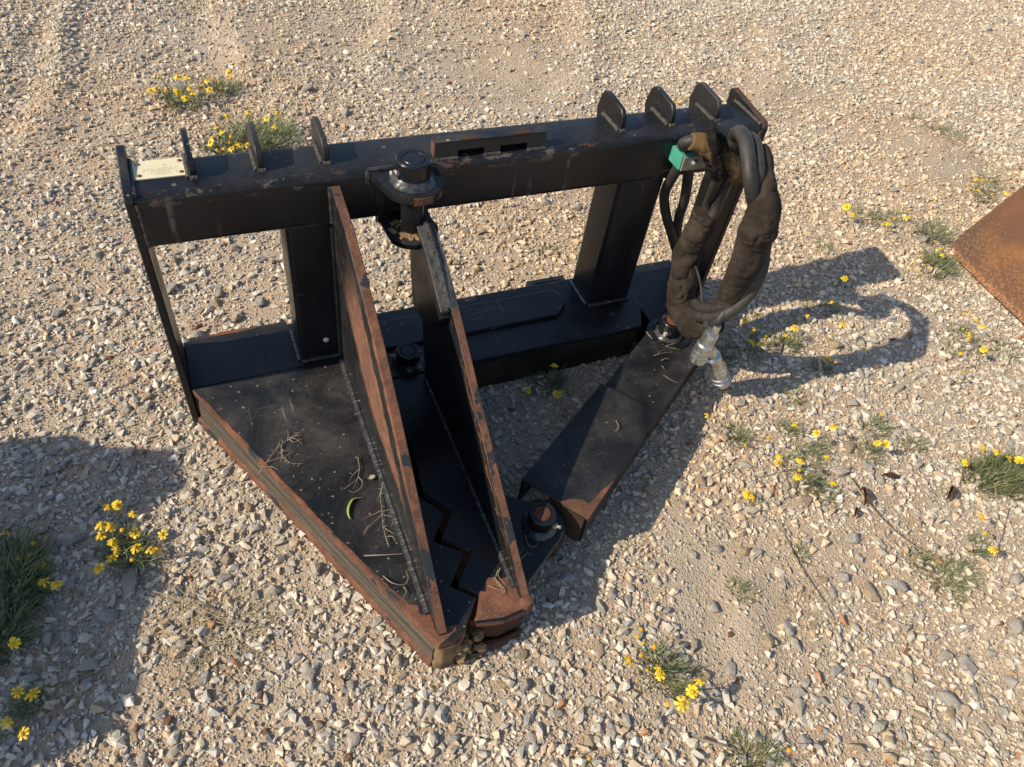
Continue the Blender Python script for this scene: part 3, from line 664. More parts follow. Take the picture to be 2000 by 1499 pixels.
# ---- uprights
for xa, xb in ((.212, .312), (.858, .964)):
    bm = BM(); add_prism(bm, [(b_, a_) for a_, b_ in rounded(xa, .013, xb, .105, .010)][::1] if False else [(p[0], p[1]) for p in rounded(xa, .013, xb, .105, .010)], 'z', .1005, .4325)
    u_ = part('upright', bm, M['paint'], smooth=True)
    bm = BM(); Wd((xa - .002, .016, .102), (xa - .002, .103, .102), .005, (-.5, 0, 1)); Wd((xa, .012, .102), (xb, .012, .102), .0045, (0, -.5, 1))
    Wd((xa, .0125, .4315), (xb, .0125, .4315), .004, (0, -1, 0)); weld_parts(M['weld'], u_)
bm = BM(); c = on_y(637, 664, .0125); add_lathe(bm, [(.006, -.0008), (.0055, .0012), (.003, .0022), (0, .0024)], c, (0, -1, 0), 9); part('mud_chip', bm, M['chip'])

# ---- bottom rail
bm = BM()
add_prism(bm, [(0.0005, .0005), (.36, .0005), (.36, .128), (.0005, .128)], 'z', .004, .0995)
part('rail_panel', bm, M['paint'], bevel=.002, seg=2)
bm = BM()
add_prism(bm, [(.3605, -.078), (.952, -.078), (.982, -.020), (.985, .055), (.972, .112), (.3605, .112)], 'z', .085, .1000, 0, 0)
part('bottom_rail', bm, M['paint'], bevel=.002, seg=2)
bm = BM(); add_prism(bm, [(.362, -.074), (.948, -.074), (.976, -.020), (.976, .108), (.362, .108)], 'z', .003, .0848); part('rail_web', bm, M['grime'])
bm = BM(); add_prism(bm, [(.3615, -.002), (.775, -.002), (.806, .027), (.806, .064), (.792, .078), (.3615, .078)], 'z', .1003, .1085); part('raised_plate', bm, M['paint'], bevel=.0018, seg=2)
bm = BM(); add_prism(bm, [(.986, -.10), (1.149, -.10), (1.149, .128), (1.01, .128), (.988, .06)], 'z', .004, .0885); part('rail_panel', bm, M['paint'], bevel=.002, seg=2)
bm = BM(); add_box(bm, (.01, .1285, .055), (.205, .140, .098), 0); lip = part('rear_lip', bm, M['paint_dusty'], bevel=.002)
bm = BM(); add_prism(bm, [(.045, .131), (.075, .1295), (.12, .1305), (.148, .133), (.12, .1375), (.08, .139), (.055, .136)], 'z', .0982, .0990); part('rust_patch', bm, M['rust'], lip)
bm = BM(); add_box(bm, (.765, .113, .05), (.782, .150, .078)); add_box(bm, (.782, .138, .05), (.86, .150, .078)); add_box(bm, (.848, .113, .05), (.86, .138, .078)); add_box(bm, (.782, .113, .05), (.848, .138, .060)); part('pin_slot_plate', bm, M['paint_dusty'])
bm = BM(); rr = random.Random(9)
for k in range(11):
    p = on_z(905 + k * 4.6 + rr.uniform(-2, 2), 607 - k * .75 + rr.uniform(-3, 2), .1); add_box(bm, (p.x, p.y, .1001), (p.x + rr.uniform(.001, .004), p.y + rr.uniform(.001, .0025), .1008))
part('paint_scuff', bm, M['chip'])

# ---- fixed jaw: plate, worn edge bar, tall fin
A0, TIP = Vector((.002, -.002)), Vector((.289, -.628))
teeth = [(.345, -.603), (.370, -.573), (.335, -.539), (.378, -.488), (.334, -.452), (.370, -.405), (.334, -.352), (.352, -.250), (.352, -.079)]
bm = BM(); poly = [(.0005, -.0005), (A0.x, A0.y), (TIP.x, TIP.y), (.312, -.628), (.333, -.618)] + teeth + [(.352, -.0005)]
add_prism(bm, poly, 'z', .084, .0996, 0, 1)
fixed = part('fixed_jaw', bm, [M['paint_deck'], M['rust']], bevel=.0015)
d = (TIP - A0).normalized(); nout = Vector((d.y, -d.x)); L = (TIP - A0).length
def edge_bar(prof, name, mat, parent, s0=0.0, s1=None, jag=0.0):
    bm = BM(); n = 60; s1 = L if s1 is None else s1; rings = []
    for i in range(n + 1):
        s = s0 + (s1 - s0) * i / n; w = A0 + d * s; ring = []
        for k, (o, z) in enumerate(prof):
            j = jag * mnoise.noise(Vector((s * 60, k * 1.7, len(name)))) + jag * .6 * mnoise.noise(Vector((s * 190, k * 2.3, 3)))
            ring.append(bm.verts.new((w.x + nout.x * (o + j), w.y + nout.y * (o + j), z)))
        rings.append(ring)
    m = len(prof)
    for P, Q in zip(rings, rings[1:]):
        for k in range(m): bm.faces.new((P[k], P[(k + 1) % m], Q[(k + 1) % m], Q[k]))
    bm.faces.new(rings[0][::-1]); bm.faces.new(rings[-1]); return part(name, bm, mat, parent, smooth=True, angle=50)
edge_bar([(-.0040, .0996), (-.0036, .1004), (-.002, .1005), (.0015, .0995), (.002, .0845), (-.004, .0840)], 'rusty_rim', M['rust_patchy'], fixed, .03, L, .0018)
edge_bar([(-.02, .0836), (-.0005, .0836), (.0010, .078), (.0030, .066), (.0042, .050), (.0042, .034), (.0030, .024), (.000, .019), (-.02, .019)], 'wear_bar', M['worn'], fixed, .018, L - .010, .0007)
edge_bar([(-.02, .0186), (.001, .0186), (.0045, .016), (.0060, .006), (.0062, -.004), (-.02, -.004)], 'bottom_strip', M['rust_patchy'], fixed, 0, L - .012, .0020)
bm = BM(); N = 40
top = [A0 + d * (L * (.66 + .34 * i / N)) - nout * (.0035 + (.030 * (i / N) ** 3 + .0012) * (.5 + .9 * (mnoise.noise(Vector((i * .45, 2, 0))) + .5))) for i in range(N + 1)]
bot = [A0 + d * (L * (.66 + .34 * i / N)) - nout * .0035 for i in range(N + 1)]
for i in range(N):
    va = [bm.verts.new((p.x, p.y, .1003)) for p in (bot[i], bot[i + 1], top[i + 1], top[i])]; bm.faces.new(va)
bmesh.ops.remove_doubles(bm, verts=bm.verts, dist=1e-6); part('rust_patch', bm, M['rust'], fixed)
bm = BM(); add_prism(bm, [(.010, -.006), (.288, -.612), (.330, -.600), (.334, -.52), (.322, -.45), (.335, -.25), (.34, -.004)], 'z', .002, .0835, 0, 0); part('jaw_core', bm, M['rust_dark'], fixed)
bm = BM(); add_prism(bm, [(.281, -.611), (.286, -.624), (.296, -.630), (.312, -.630), (.328, -.622), (.342, -.608), (.330, -.590), (.300, -.596)], 'z', .0, .0832, 0, 0)
bmesh.ops.subdivide_edges(bm, edges=bm.edges, cuts=4, use_grid_fill=True)
for v in bm.verts: v.co += Vector((mnoise.noise(v.co * 70), mnoise.noise(v.co * 70 + Vector((9, 0, 0))), 0)) * .003 + Vector((0, -.010 * (1 - v.co.z / .083) * (1 if v.co.y < -.6 else 0) * 0, 0))
part('nose', bm, M['nose'], fixed, smooth=True, angle=70)
prof = [(0.0125, .0998), (-.612, .0998), (-.6150, .106), (-.606, .116), (-.50, .208), (-.38, .314), (-.26, .405), (-.19, .443), (-.095, .490), (-.0015, .512), (-.0015, .4335), (0.0125, .4325)]
bm = BM(); n = len(prof); add_prism(bm, prof, 'x', .2902, .3058, 0, 1, rims=[0, 1, 1, 1, 1, 1, 1, 1, 1, 0, 0, 0])
ffin = part('jaw_fin', bm, [M['paint_fin'], M['rust_patchy']], fixed, bevel=.0012)
bm = BM()
Wd((.288, -.004, .102), (.288, -.575, .102), .0068, (-1, 0, 1), .007); Wd((.308, -.004, .102), (.308, -.575, .102), .006, (1, 0, 1), .007); Wd((.289, -.003, .44), (.289, -.003, .51), .004, (-1, -1, 0))
Wd((.289, .008, .105), (.289, .008, .425), .004, (-1, -1, 0)); weld_parts(M['weld'], ffin)

# ---- pivot ears and pin
pc = (.418, -.037)
def ear(name, z0, z1, xl, xr, rad, yb, mats):
    bm = BM(); a = arc(pc[0], pc[1], rad, 205, 360, 14)
    add_prism(bm, [(xr, yb), (xl, yb), (xl + .006, yb - .012)] + a, 'z', z0, z1, 0, 1); return part(name, bm, mats, bevel=.0018, seg=2, smooth=True)
e1 = ear('pivot_ear', .513, .5300, .352, .4655, .050, -.0005, [M['paint'], M['paint_dusty']])
bm = BM(); Wd((.352, .001, .5318), (.466, .001, .5318), .004, (0, 0, 1)); Wd((.353, -.002, .51), (.353, -.002, .53), .006, (-1, -1, 0)); weld_parts(M['weld'], e1)
bm = BM(); add_lathe(bm, [(.0505, .5135), (.0515, .515), (.0515, .527), (.0505, .5285)], (pc[0], pc[1], 0), n=48)
for f in [f for f in bm.faces if not (f.calc_center_median().y < pc[1] - .044 and abs(f.calc_center_median().x - pc[0] - .004) < .016)]: bm.faces.remove(f)
part('rust_patch', bm, M['rust'], e1)
ear('pivot_ear', .421, .4325, .366, .455, .046, .012, [M['paint_dusty'], M['paint']])
bm = BM(); add_prism(bm, [(.366, -.0008), (.378, -.0008), (.378, -.006), (.366, -.006)], 'z', .4328, .5128); part('ear_backing', bm, M['paint']); bm = BM(); add_prism(bm, [(.445, -.0008), (.457, -.0008), (.457, -.006), (.445, -.006)], 'z', .4328, .5128)
part('ear_backing', bm, M['paint'])
def pin_boss(name, c, r, z0, z1, cap, parent=None, collar=True, fitting=None):
    bm = BM(); add_lathe(bm, [(r, z0), (r, z1 - .002), (r - .002, z1), (r * .66, z1), (r * .62, z1 - .0018), (r * .58, z1 - .0004), (0, z1 - .0004)], (c[0], c[1], 0), n=40, mis=[0, 0, 0, 0, 1, 1])
    p = part(name, bm, [M['paint_gloss'], cap], parent, smooth=True)
    if collar:
        bm = BM(); add_lathe(bm, [(r * 1.36, z0), (r * 1.30, z0 + .004), (r * 1.12, z0 + .008), (r * 1.005, z0 + .011), (r * .9, z0 + .011)], (c[0], c[1], 0), n=40)
        for v in bm.verts: v.co += Vector((v.co.x - c[0], v.co.y - c[1], 0)).normalized() * .0016 * mnoise.noise(v.co * 160)
        part('collar', bm, M['weld'], p, smooth=True)
    if fitting:
        a = math.radians(fitting); bm = BM()
        add_lathe(bm, [(.005, 0), (.005, .006), (.003, .007), (.003, .012), (.0038, .014), (0, .016)], (c[0] + math.cos(a) * r, c[1] + math.sin(a) * r, z0 + (z1 - z0) * .5), (math.cos(a), math.sin(a), .35), 10)
        part('grease_fitting', bm, M['dull_steel'], p, smooth=True)
    return p
pin_boss('pivot_pin', pc, .0290, .5302, .5700, M['paint'], fitting=195)
bm = BM(); add_lathe(bm, [(.0195, .4327), (.0195, .5128)], (pc[0], pc[1], 0), n=28); part('pivot_tube', bm, M['paint'], smooth=True)
bm = BM()
for k in range(26):
    a = random.uniform(2.0, 5.0); rr = random.uniform(.020, .036); bm2 = (pc[0] + math.cos(a) * rr, pc[1] + math.sin(a) * rr)
    bmesh.ops.create_icosphere(bm, subdivisions=1, radius=random.uniform(.003, .007), matrix=Matrix.Translation((bm2[0], bm2[1], .433)) @ Matrix.Diagonal((1, 1, .35, 1)))
part('caked_dirt', bm, M['dirt'])

# ---- moving jaw: plate with teeth, tall fin, doubler, lug for the cylinder
tooth_gap = .008
mteeth = [(.354, -.612), (.357, -.606), (.384, -.574), (.349, -.540), (.392, -.488), (.349, -.452), (.384, -.405), (.349, -.352), (.358, -.262), (.3595, -.150)]
cyl1, cyl2 = Vector((.524, -.478)), Vector((.985, -.135))
bm = BM()
poly = mteeth + arc(.420, -.105, .060, 170, 90, 5) + [(.470, -.080), (.462, -.30), (.482, -.395)] + arc(cyl1.x + .002, cyl1.y + .004, .047, 95, -60, 9) + [(.462, -.575), (.4535, -.606), (.444, -.618), (.40, -.622)]
add_prism(bm, poly, 'z', .081, .0966, 0, 1)
jaw = part('moving_jaw', bm, [M['paint'], M['rust']], bevel=.0015)
bm = BM(); add_prism(bm, [(.351, -.598), (.357, -.50), (.36, -.30), (.372, -.12), (.45, -.10), (.452, -.40), (.452, -.590), (.441, -.609), (.400, -.614)], 'z', .003, .0805); part('jaw_core', bm, M['rust_dark'], jaw)
bm = BM(); add_prism(bm, [(.349, -.608), (.400, -.6165), (.444, -.6125), (.446, -.6185), (.40, -.627), (.346, -.622)], 'z', -.003, .018); part('bottom_strip', bm, M['rust_dark'], jaw, bevel=.003)
bm = BM(); add_prism(bm, [(.3535, -.6075), (.40, -.6170), (.4430, -.6130), (.4505, -.6020), (.4535, -.560), (.430, -.560), (.405, -.555), (.382, -.572)], 'z', .0968, .0978, 0, 0)
bmesh.ops.subdivide_edges(bm, edges=bm.edges, cuts=3)
for v in bm.verts:
    if v.co.y > -.59: v.co.x += .006 * mnoise.noise(v.co * 80); v.co.y += .02 * mnoise.noise(v.co * 60 + Vector((3, 1, 2)))
part('rust_patch', bm, M['rust'], jaw)
bm = BM(); rr = random.Random(4)
for k in range(34):
    p = Vector((rr.uniform(.322, .368), rr.uniform(-.632, -.600), rr.uniform(.0, .055))); bmesh.ops.create_icosphere(bm, subdivisions=1, radius=rr.uniform(.004, .010), matrix=Matrix.Translation(p))
for v in bm.verts: v.co += Vector((mnoise.noise(v.co * 120), mnoise.noise(v.co * 120 + Vector((5, 0, 0))), 0)) * .004
part('caked_dirt', bm, M['dirt'], jaw)
jprof = [(-.086, .0968), (-.598, .0968), (-.606, .101), (-.600, .110), (-.50, .178), (-.41, .235), (-.33, .292), (-.276, .331), (-.20, .384), (-.115, .434), (-.055, .452), (-.022, .453), (-.018, .420), (-.022, .34), (-.046, .25), (-.070, .17)]
bm = BM(); add_prism(bm, jprof, 'x', .4375, .4515, 0, 1, rims=[0, 1, 1, 1, 1, 1, 1, 1, 2, 2, 2, 0, 0, 0, 0, 0])
jfin = part('jaw_fin', bm, [M['paint_jaw'], M['rust_patchy'], M['lit_grey']], jaw, bevel=.0012)
dprof = [(-.198, .362), (-.196, .3765), (-.114, .4305), (-.055, .4505), (-.024, .4515), (-.0205, .420), (-.024, .34), (-.046, .262), (-.10, .272), (-.15, .30)]
bm = BM(); add_prism(bm, dprof, 'x', .4205, .4372, 0, 0, rims=[0, 1, 1, 1, 0, 0, 0, 0, 0, 0]); dbl = part('doubler_plate', bm, [M['paint_dusty'], M['lit_grey']], jfin, bevel=.0015)
bm = BM()
for a, b in (((-.194, .381), (-.115, .4335)), ((-.115, .4335), (-.056, .454)), ((-.056, .454), (-.026, .4555))): Wd((.4374, a[0], a[1]), (.4374, b[0], b[1]), .0062, (0, -.6, .8), .006)
Wd((.436, -.10, .099), (.436, -.575, .099), .006, (-1, 0, 1), .007); Wd((.4545, -.10, .099), (.4545, -.575, .099), .006, (1, 0, 1), .007)
weld_parts(M['weld'], jfin)
bm = BM(); add_lathe(bm, [(.012, -.010), (.013, 0), (.010, .010), (0, .013)], (.445, -.606, .098), n=12); part('weld_lump', bm, M['rust'], jfin, smooth=True)
pin_boss('pivot_boss', (.4160, -.040), .0250, .0970, .1300, M['paint'], jaw, fitting=170)

# ---- cylinder pins, arm and cover
pin_boss('cylinder_pin', cyl1, .0245, .0970, .1360, M['rust_dark'], None, True, -50)
bm = BM(); add_lathe(bm, [(.046, .040), (.046, .079), (0, .079)], (cyl1.x + .006, cyl1.y + .004, 0), n=32); part('rod_end', bm, M['paint_dusty'], smooth=True)
u2 = Vector((.826, .564)).normalized(); n2 = Vector((u2.y, -u2.x))
def S(s, n): return (u2.x * s + n2.x * n, u2.y * s + n2.y * n)
def sn(p): p = Vector(p[:2]); return p.dot(u2), p.dot(n2)
s1, nn1 = sn(cyl1); s2, nn2 = sn(cyl2)
bm = BM(); add_tube(bm, [Vector((*S(s1 + .02, nn1), .058)), Vector((*S(s1 + .30, (nn1 + nn2) / 2), .06)), Vector((*S(s2, nn2), .06))], .021, 16, .05); part('cylinder_rod', bm, M['dull_steel'], smooth=True)
# corners surveyed on the photograph
cFL, cFR, cBL, cBR = (on_z(1019, 936, .1155), on_z(1150, 1014, .1155), on_z(1175, 748, .1155), on_z(1288, 806, .1155))
bm = BM(); poly = [(p.x, p.y) for p in (cFL, cFR, cBR, cBL)]
add_prism(bm, poly, 'z', .1105, .1155, 0, 1)
cover = part('cylinder_cover', bm, [M['paint_cover'], M['rust_patchy']], bevel=.0012)
def wall(p, q, z0, z1, t, name, mat, z0b=None):
    p, q = Vector(p[:2]), Vector(q[:2]); w = (q - p).normalized(); nrm_ = Vector((w.y, -w.x)) * t; z0b = z0 if z0b is None else z0b; bm = BM()
    v = [bm.verts.new((*a, z)) for a, z in ((p, z0), (q, z0b), (q, z1), (p, z1), (p + nrm_, z0), (q + nrm_, z0b), (q + nrm_, z1), (p + nrm_, z1))]
    for k in ((0, 1, 2, 3), (7, 6, 5, 4), (0, 4, 5, 1), (1, 5, 6, 2), (2, 6, 7, 3), (3, 7, 4, 0)): bm.faces.new([v[i] for i in k])
    return part(name, bm, mat, cover)
wall(cFR + (cFL - cFR).normalized() * .0005, cBR + (cBL - cBR).normalized() * .0005, .036, .1102, -.006, 'cover_side', M['paint_dusty'])
wall(cFL + (cFR - cFL).normalized() * .0005, cBL + (cBR - cBL).normalized() * .0005, .048, .1102, .006, 'cover_side', M['paint'])
wS, wE = cFL.lerp(cFR, .52), cFR
wall(wS - Vector((0, -.004, 0)), wE - Vector((.004, -.004, 0)), .038, .1102, .006, 'cover_flap', M['grime'])
bm = BM()
for p in (cFR, cBR):
    pass
e0, e1_ = cFR.lerp(cFL, .42), cFR.lerp(cBR, .33); fr = cFR
tri = [fr.lerp(cFL, .004) , e0, fr.lerp(cFL, .34).lerp(cBR, .06), fr.lerp(cFL, .22).lerp(cBR, .09), fr.lerp(cBR, .10).lerp(cFL, .10), fr.lerp(cBR, .22).lerp(cFL, .07), e1_]
add_prism(bm, [(p.x, p.y) for p in tri], 'z', .1157, .1163); part('rust_patch', bm, M['rust'], cover)
lBL, lBR, lFL, lFR = on_z(1262, 652, .100), on_z(1372, 692, .100), on_z(1150, 790, .100), on_z(1270, 838, .100)
ext = (lBL - lFL).normalized() * .07
bm = BM(); add_prism(bm, [(p.x, p.y) for p in (lFL, lFR, lBR + ext, lBL + ext)], 'z', .0945, .1000); arm = part('arm_channel', bm, [M['paint_cover']], bevel=.0015)
bm = BM(); ins = (lFL - lFR).normalized() * .010
add_tube(bm, [Vector((lFR.x, lFR.y, .082)) + ins, Vector((lBR.x, lBR.y, .082)) + ins, Vector((lBR.x, lBR.y, .082)) + ins + ext], .012, 16, .05); add_tube(bm, [Vector((lFL.x, lFL.y, .082)) - ins, Vector((lBL.x, lBL.y, .082)) - ins + ext], .012, 16, .05)
part('side_rail', bm, M['grime'], arm, smooth=True)
bm = BM()
for a, b, s in ((lFR, lBR + ext, 1), (lFL, lBL + ext, -1)):
    i_ = ins * s; add_prism(bm, [((a + i_ * .3).x, (a + i_ * .3).y), ((b + i_ * .3).x, (b + i_ * .3).y), ((b + i_).x, (b + i_).y), ((a + i_).x, (a + i_).y)], 'z', .024, .0938)
part('channel_side', bm, M['paint_dusty'], arm)
rp = on_z(1306, 652, .102)
pin_boss('anchor_pin', (rp.x, rp.y), .026, .1002, .144, M['rust_orange'], None, True, 215)
bm = BM(); add_lathe(bm, [(.052, .1000), (.050, .1045), (.036, .106)], (rp.x, rp.y, 0), n=36); part('collar', bm, M['paint_gloss'], smooth=True)

# ---- teal hose clamp on the beam
bm = BM(); add_box(bm, (.944, -.040, .480), (1.002, -.0008, .511))
clamp = part('hose_clamp', bm, M['teal'], bevel=.002, seg=2)
bm = BM(); add_box(bm, (.9465, -.0445, .4805), (1.002, -.0405, .5105)); part('cover_plate', bm, M['dull_steel'], clamp, bevel=.001)
bm = BM(); bc = on_y(1356, 319, -.045); add_lathe(bm, [(.0062, 0), (.0062, .0045), (.005, .0055), (0, .0055)], bc, (0, -1, 0), 6); add_lathe(bm, [(.0085, -.0006), (.0085, .001), (0, .001)], bc, (0, -1, 0), 18); part('bolt', bm, M['zinc'], clamp)

# ---- hydraulic hoses, sleeves, couplers
Y, X_ = on_y, on_x
hb = empty('hose_bundle', (0, 0, 0), None, None); hb.parent = puller
def hpart(name, bm, mats, **k): return obj(name, bm, mats, hb, BASE, smooth=True, **k)
def hose(pts, r=.0085, name='hose'):
    bm = BM(); add_tube(bm, pts, r, 14, .006); return hpart(name, bm, M['rubber'])
def sleeve(rows, name, mat, wr, seed, step=.003):
    """rows: (u, v, depth plane, width seen in photo pixels)"""
    pts = [X_(*r[:3]) if r[2] > .5 else Y(*r[:3]) for r in rows]; ws = [r[3] * .5 * px_size(p) for r, p in zip(rows, pts)]
    ln = [0.0]
    for p, q in zip(pts, pts[1:]): ln.append(ln[-1] + (q - p).length)
    f = lambda t: float(np.interp(t * ln[-1], ln, ws))
    bm = BM(); add_tube(bm, pts, f, 36, step, wr, seed); return hpart(name, bm, mat)
# two hoses run down from the clamp into the arm
hose([(.957, -.020, .50), (.957, -.020, .47), X_(1299, 375, .975), X_(1300, 415, 1.0), X_(1314, 465, 1.03), X_(1330, 520, 1.07), X_(1345, 575, 1.09)], .0105)
hose([(.986, -.020, .50), (.986, -.020, .47), X_(1337, 390, 1.015), X_(1326, 425, 1.03), X_(1321, 470, 1.05), X_(1325, 520, 1.07), X_(1338, 575, 1.07)], .0105)
# two hoses leave the top of the clamp and turn into the tied sleeve
hose([(.957, -.020, .49), (.957, -.022, .520), Y(1336, 281, -.045), Y(1365, 274, -.06), Y(1400, 290, -.07)], .0115)
hose([(.986, -.020, .49), (.986, -.022, .515), Y(1366, 285, -.045), Y(1400, 296, -.06)], .0100)
sleeve([(1350, 277, -.06, 34), (1368, 281, -.065, 40), (1390, 292, -.075, 42), (1412, 312, -.09, 46), (1432, 333, -.10, 44), (1440, 348, -.10, 34)], 'sleeve', M['fabric_tan'], .10, 3)
# inner pair of hoses dropping into the left sleeve
hose([Y(1412, 318, -.075), Y(1402, 350, -.09), X_(1384, 395, 1.04), X_(1372, 428, 1.035), X_(1362, 450, 1.03)], .0102)
hose([Y(1434, 322, -.075), Y(1421, 355, -.095), X_(1404, 395, 1.045), X_(1388, 430, 1.04), X_(1374, 455, 1.035)], .0105)
sleeve([(1378, 422, 1.035, 44), (1366, 450, 1.03, 52), (1348, 485, 1.025, 57), (1337, 522, 1.02, 55), (1331, 560, 1.02, 57), (1331, 590, 1.02, 58), (1336, 612, 1.02, 58), (1354, 632, 1.02, 58), (1376, 638, 1.025, 52), (1399, 630, 1.03, 44)], 'sleeve', M['fabric'], .17, 1)
sleeve([(1382, 415, 1.035, 46), (1380, 420, 1.035, 52), (1377, 427, 1.035, 48)], 'sleeve_cuff', M['fabric'], .22, 5, .002)
# outer sleeved loop: over the top, down the far side, round to the bottom
sleeve([(1491, 288, 1.02, 18), (1493, 308, 1.01, 32), (1489, 342, 1.0, 48), (1489, 380, .995, 60), (1492, 412, .995, 68), (1482, 445, .995, 74), (1470, 472, .998, 66), (1460, 502, 1.0, 62), (1444, 540, 1.005, 56), (1431, 568, 1.01, 50), (1412, 598, 1.02, 44), (1394, 618, 1.03, 40)], 'sleeve', M['fabric'], .15, 2)
hose([Y(1398, 300, -.07), Y(1425, 283, -.085), X_(1435, 266, 1.005), X_(1445, 259, .99), X_(1456, 276, .975), X_(1461, 305, .965), X_(1465, 345, .960), X_(1470, 380, .972), X_(1475, 402, .995)], .0128)
hose([Y(1440, 300, -.05), X_(1458, 272, 1.02), X_(1472, 275, 1.005), X_(1479, 300, .99), X_(1481, 340, .98), X_(1478, 375, .99), X_(1478, 395, 1.0)], .0112)
# bare hoses on the outside of the loop, turning in at the bottom
hose([X_(1494, 425, 1.045), X_(1496, 475, 1.045), X_(1486, 520, 1.04), X_(1463, 558, 1.025), X_(1432, 588, 1.01), X_(1402, 602, 1.0), X_(1374, 602, .995), X_(1357, 594, 1.0)], .0112)
hose([X_(1494, 460, 1.045), X_(1489, 522, 1.045), X_(1470, 566, 1.035), X_(1440, 600, 1.015), X_(1412, 616, .998), X_(1384, 622, .992), X_(1358, 615, .995)], .0122)
hose([X_(1372, 592, 1.01), X_(1370, 566, 1.02), X_(1366, 545, 1.02), X_(1361, 528, 1.02), X_(1357, 518, 1.03)], .0028, 'wire_end')
# frayed black cord tied round the sleeve
bm = BM(); rr = random.Random(3)
for k in range(5):
    c0 = Y(1394 + k * 3, 288 + k * 3, -.07); pts = []
    for i in range(9):
        a = 2 * math.pi * i / 8; pts.append(c0 + Vector((rr.uniform(-.006, .006), math.cos(a) * .026, math.sin(a) * .028)) + Vector((.004 * math.sin(a * 2 + k), 0, 0)))
    add_tube(bm, pts, .0055, 8, .004, .35, k)
path = [Y(1388, 248, -.07), Y(1392, 268, -.09), Y(1396, 290, -.10), Y(1400, 315, -.105), Y(1408, 335, -.11), Y(1418, 345, -.11)]
add_tube(bm, path, lambda t: .010 - .004 * abs(t - .4), 10, .004, .5, 9)
add_tube(bm, [Y(1400, 320, -.105), Y(1394, 335, -.105), Y(1398, 352, -.10)], .006, 8, .004, .4, 4)
for k in range(420):
    t = rr.random(); i = min(int(t * 5), 4); p = path[i].lerp(path[i + 1], t * 5 - i) + Vector([rr.gauss(0, .006) for _ in range(3)])
    if rr.random() < .3: p = Y(rr.uniform(1385, 1425), rr.uniform(330, 352), -.108)
    dv = Vector((rr.gauss(0, 1), rr.gauss(-.4, .8), rr.gauss(-.3, 1))).normalized(); L2 = rr.uniform(.006, .020); w = Vector((rr.gauss(0, 1), rr.gauss(0, 1), rr.gauss(0, 1))).normalized() * .0005
    a, b, c = p, p + dv * L2 * .5 + Vector([rr.gauss(0, .002) for _ in range(3)]), p + dv * L2 + Vector([rr.gauss(0, .003) for _ in range(3)])
    v = [bm.verts.new(q) for q in (a - w, a + w, b - w, b + w, c)]
    bm.faces.new((v[0], v[1], v[3], v[2])); bm.faces.new((v[2], v[3], v[4]))
hpart('frayed_cord', bm, M['frayed'])
def coupler(a, b, r):
    a, b = Vector(a), Vector(b); L3 = (b - a).length; bm = BM()
    pr = [(0, -.0), (.55, -.0), (.60, .06), (.60, .20), (.82, .23), (.86, .27), (.86, .52), (.98, .55), (1.0, .58), (1.0, .70), (.84, .715), (.84, .74), (1.0, .755), (1.0, .82), (.84, .835), (.84, .86), (1.0, .875), (1.0, .96), (.93, 1.0), (.70, 1.0), (.66, .93), (0, .93)]
    add_lathe(bm, [(q * r, h * L3) for q, h in pr], a, b - a, 28); hpart('coupler', bm, M['zinc'], angle=25)
coupler(Y(1400, 634, -.255), Y(1361, 704, -.258), .0182)
coupler(Y(1384, 680, -.235), Y(1410, 746, -.240), .0215)
hose([Y(1386, 636, -.25), Y(1402, 628, -.25), Y(1414, 612, -.245)], .0085)
hose([Y(1380, 634, -.240), Y(1383, 662, -.236), Y(1386, 684, -.236)], .0075)

# ================================================================== OTHER THINGS
# ---- rusty blade at the right
bo = Vector((2.25, -.35, 0))
blade = empty('rusty_blade', bo, 'curved sheet of bright orange rusted steel leaning at the right edge of the gravel', 'steel blade')
def blade_x(z): return 2.052 + .9 * z - .10 * z * z + .018 * math.exp(-z * 30) * 0
bm = BM(); rows = []
zs = [0.014 + .62 * (i / 40) ** 1.15 for i in range(41)]; NY = 46
for i, z in enumerate(zs):
    yend = .046 - .040 * max(0, 1 - (z - .014) / .045) ** 2.2; row = []
    for j in range(NY):
        y = yend + (-1.05 - yend) * j / (NY - 1)
        x = blade_x(z) - .02 * (y - .04) * math.exp(-z * 20) * 0 + .070 * min(0, y) * math.exp(-z * 6) + .010 * math.exp(-((z - .015) / .02) ** 2) + .004 * mnoise.noise(Vector((y * 3, z * 4, 0)))
        row.append((x, y, z + .003 * mnoise.noise(Vector((y * 5, z * 2, 4)))))
    rows.append(row)
lip_ = [(p[0] + .007, p[1], p[2] - .006) for p in rows[0]]
F_ = [[bm.verts.new(p) for p in r_] for r_ in rows]; B_ = [[bm.verts.new((p[0] + .009, p[1], p[2] - .008)) for p in r_] for r_ in rows]
for i in range(40):
    for j in range(NY - 1):
        bm.faces.new((F_[i][j], F_[i][j + 1], F_[i + 1][j + 1], F_[i + 1][j])); bm.faces.new((B_[i][j], B_[i + 1][j], B_[i + 1][j + 1], B_[i][j + 1]))
for j in range(NY - 1):
    bm.faces.new((F_[0][j], B_[0][j], B_[0][j + 1], F_[0][j + 1])); bm.faces.new((F_[40][j], F_[40][j + 1], B_[40][j + 1], B_[40][j]))
for i in range(40):
    bm.faces.new((F_[i][0], F_[i + 1][0], B_[i + 1][0], B_[i][0])); bm.faces.new((F_[i][-1], B_[i][-1], B_[i + 1][-1], F_[i + 1][-1]))
obj('sheet', bm, M['rust_sheet'], blade, bo, smooth=True, angle=40)
for y in (-.15, -.85):
    bm = BM(); add_prism(bm, [(2.115, .004), (2.62, .004), (2.60, .52)], 'y', y - .006, y + .006); obj('gusset', bm, M['rust_dark'], blade, bo, bevel=.001)

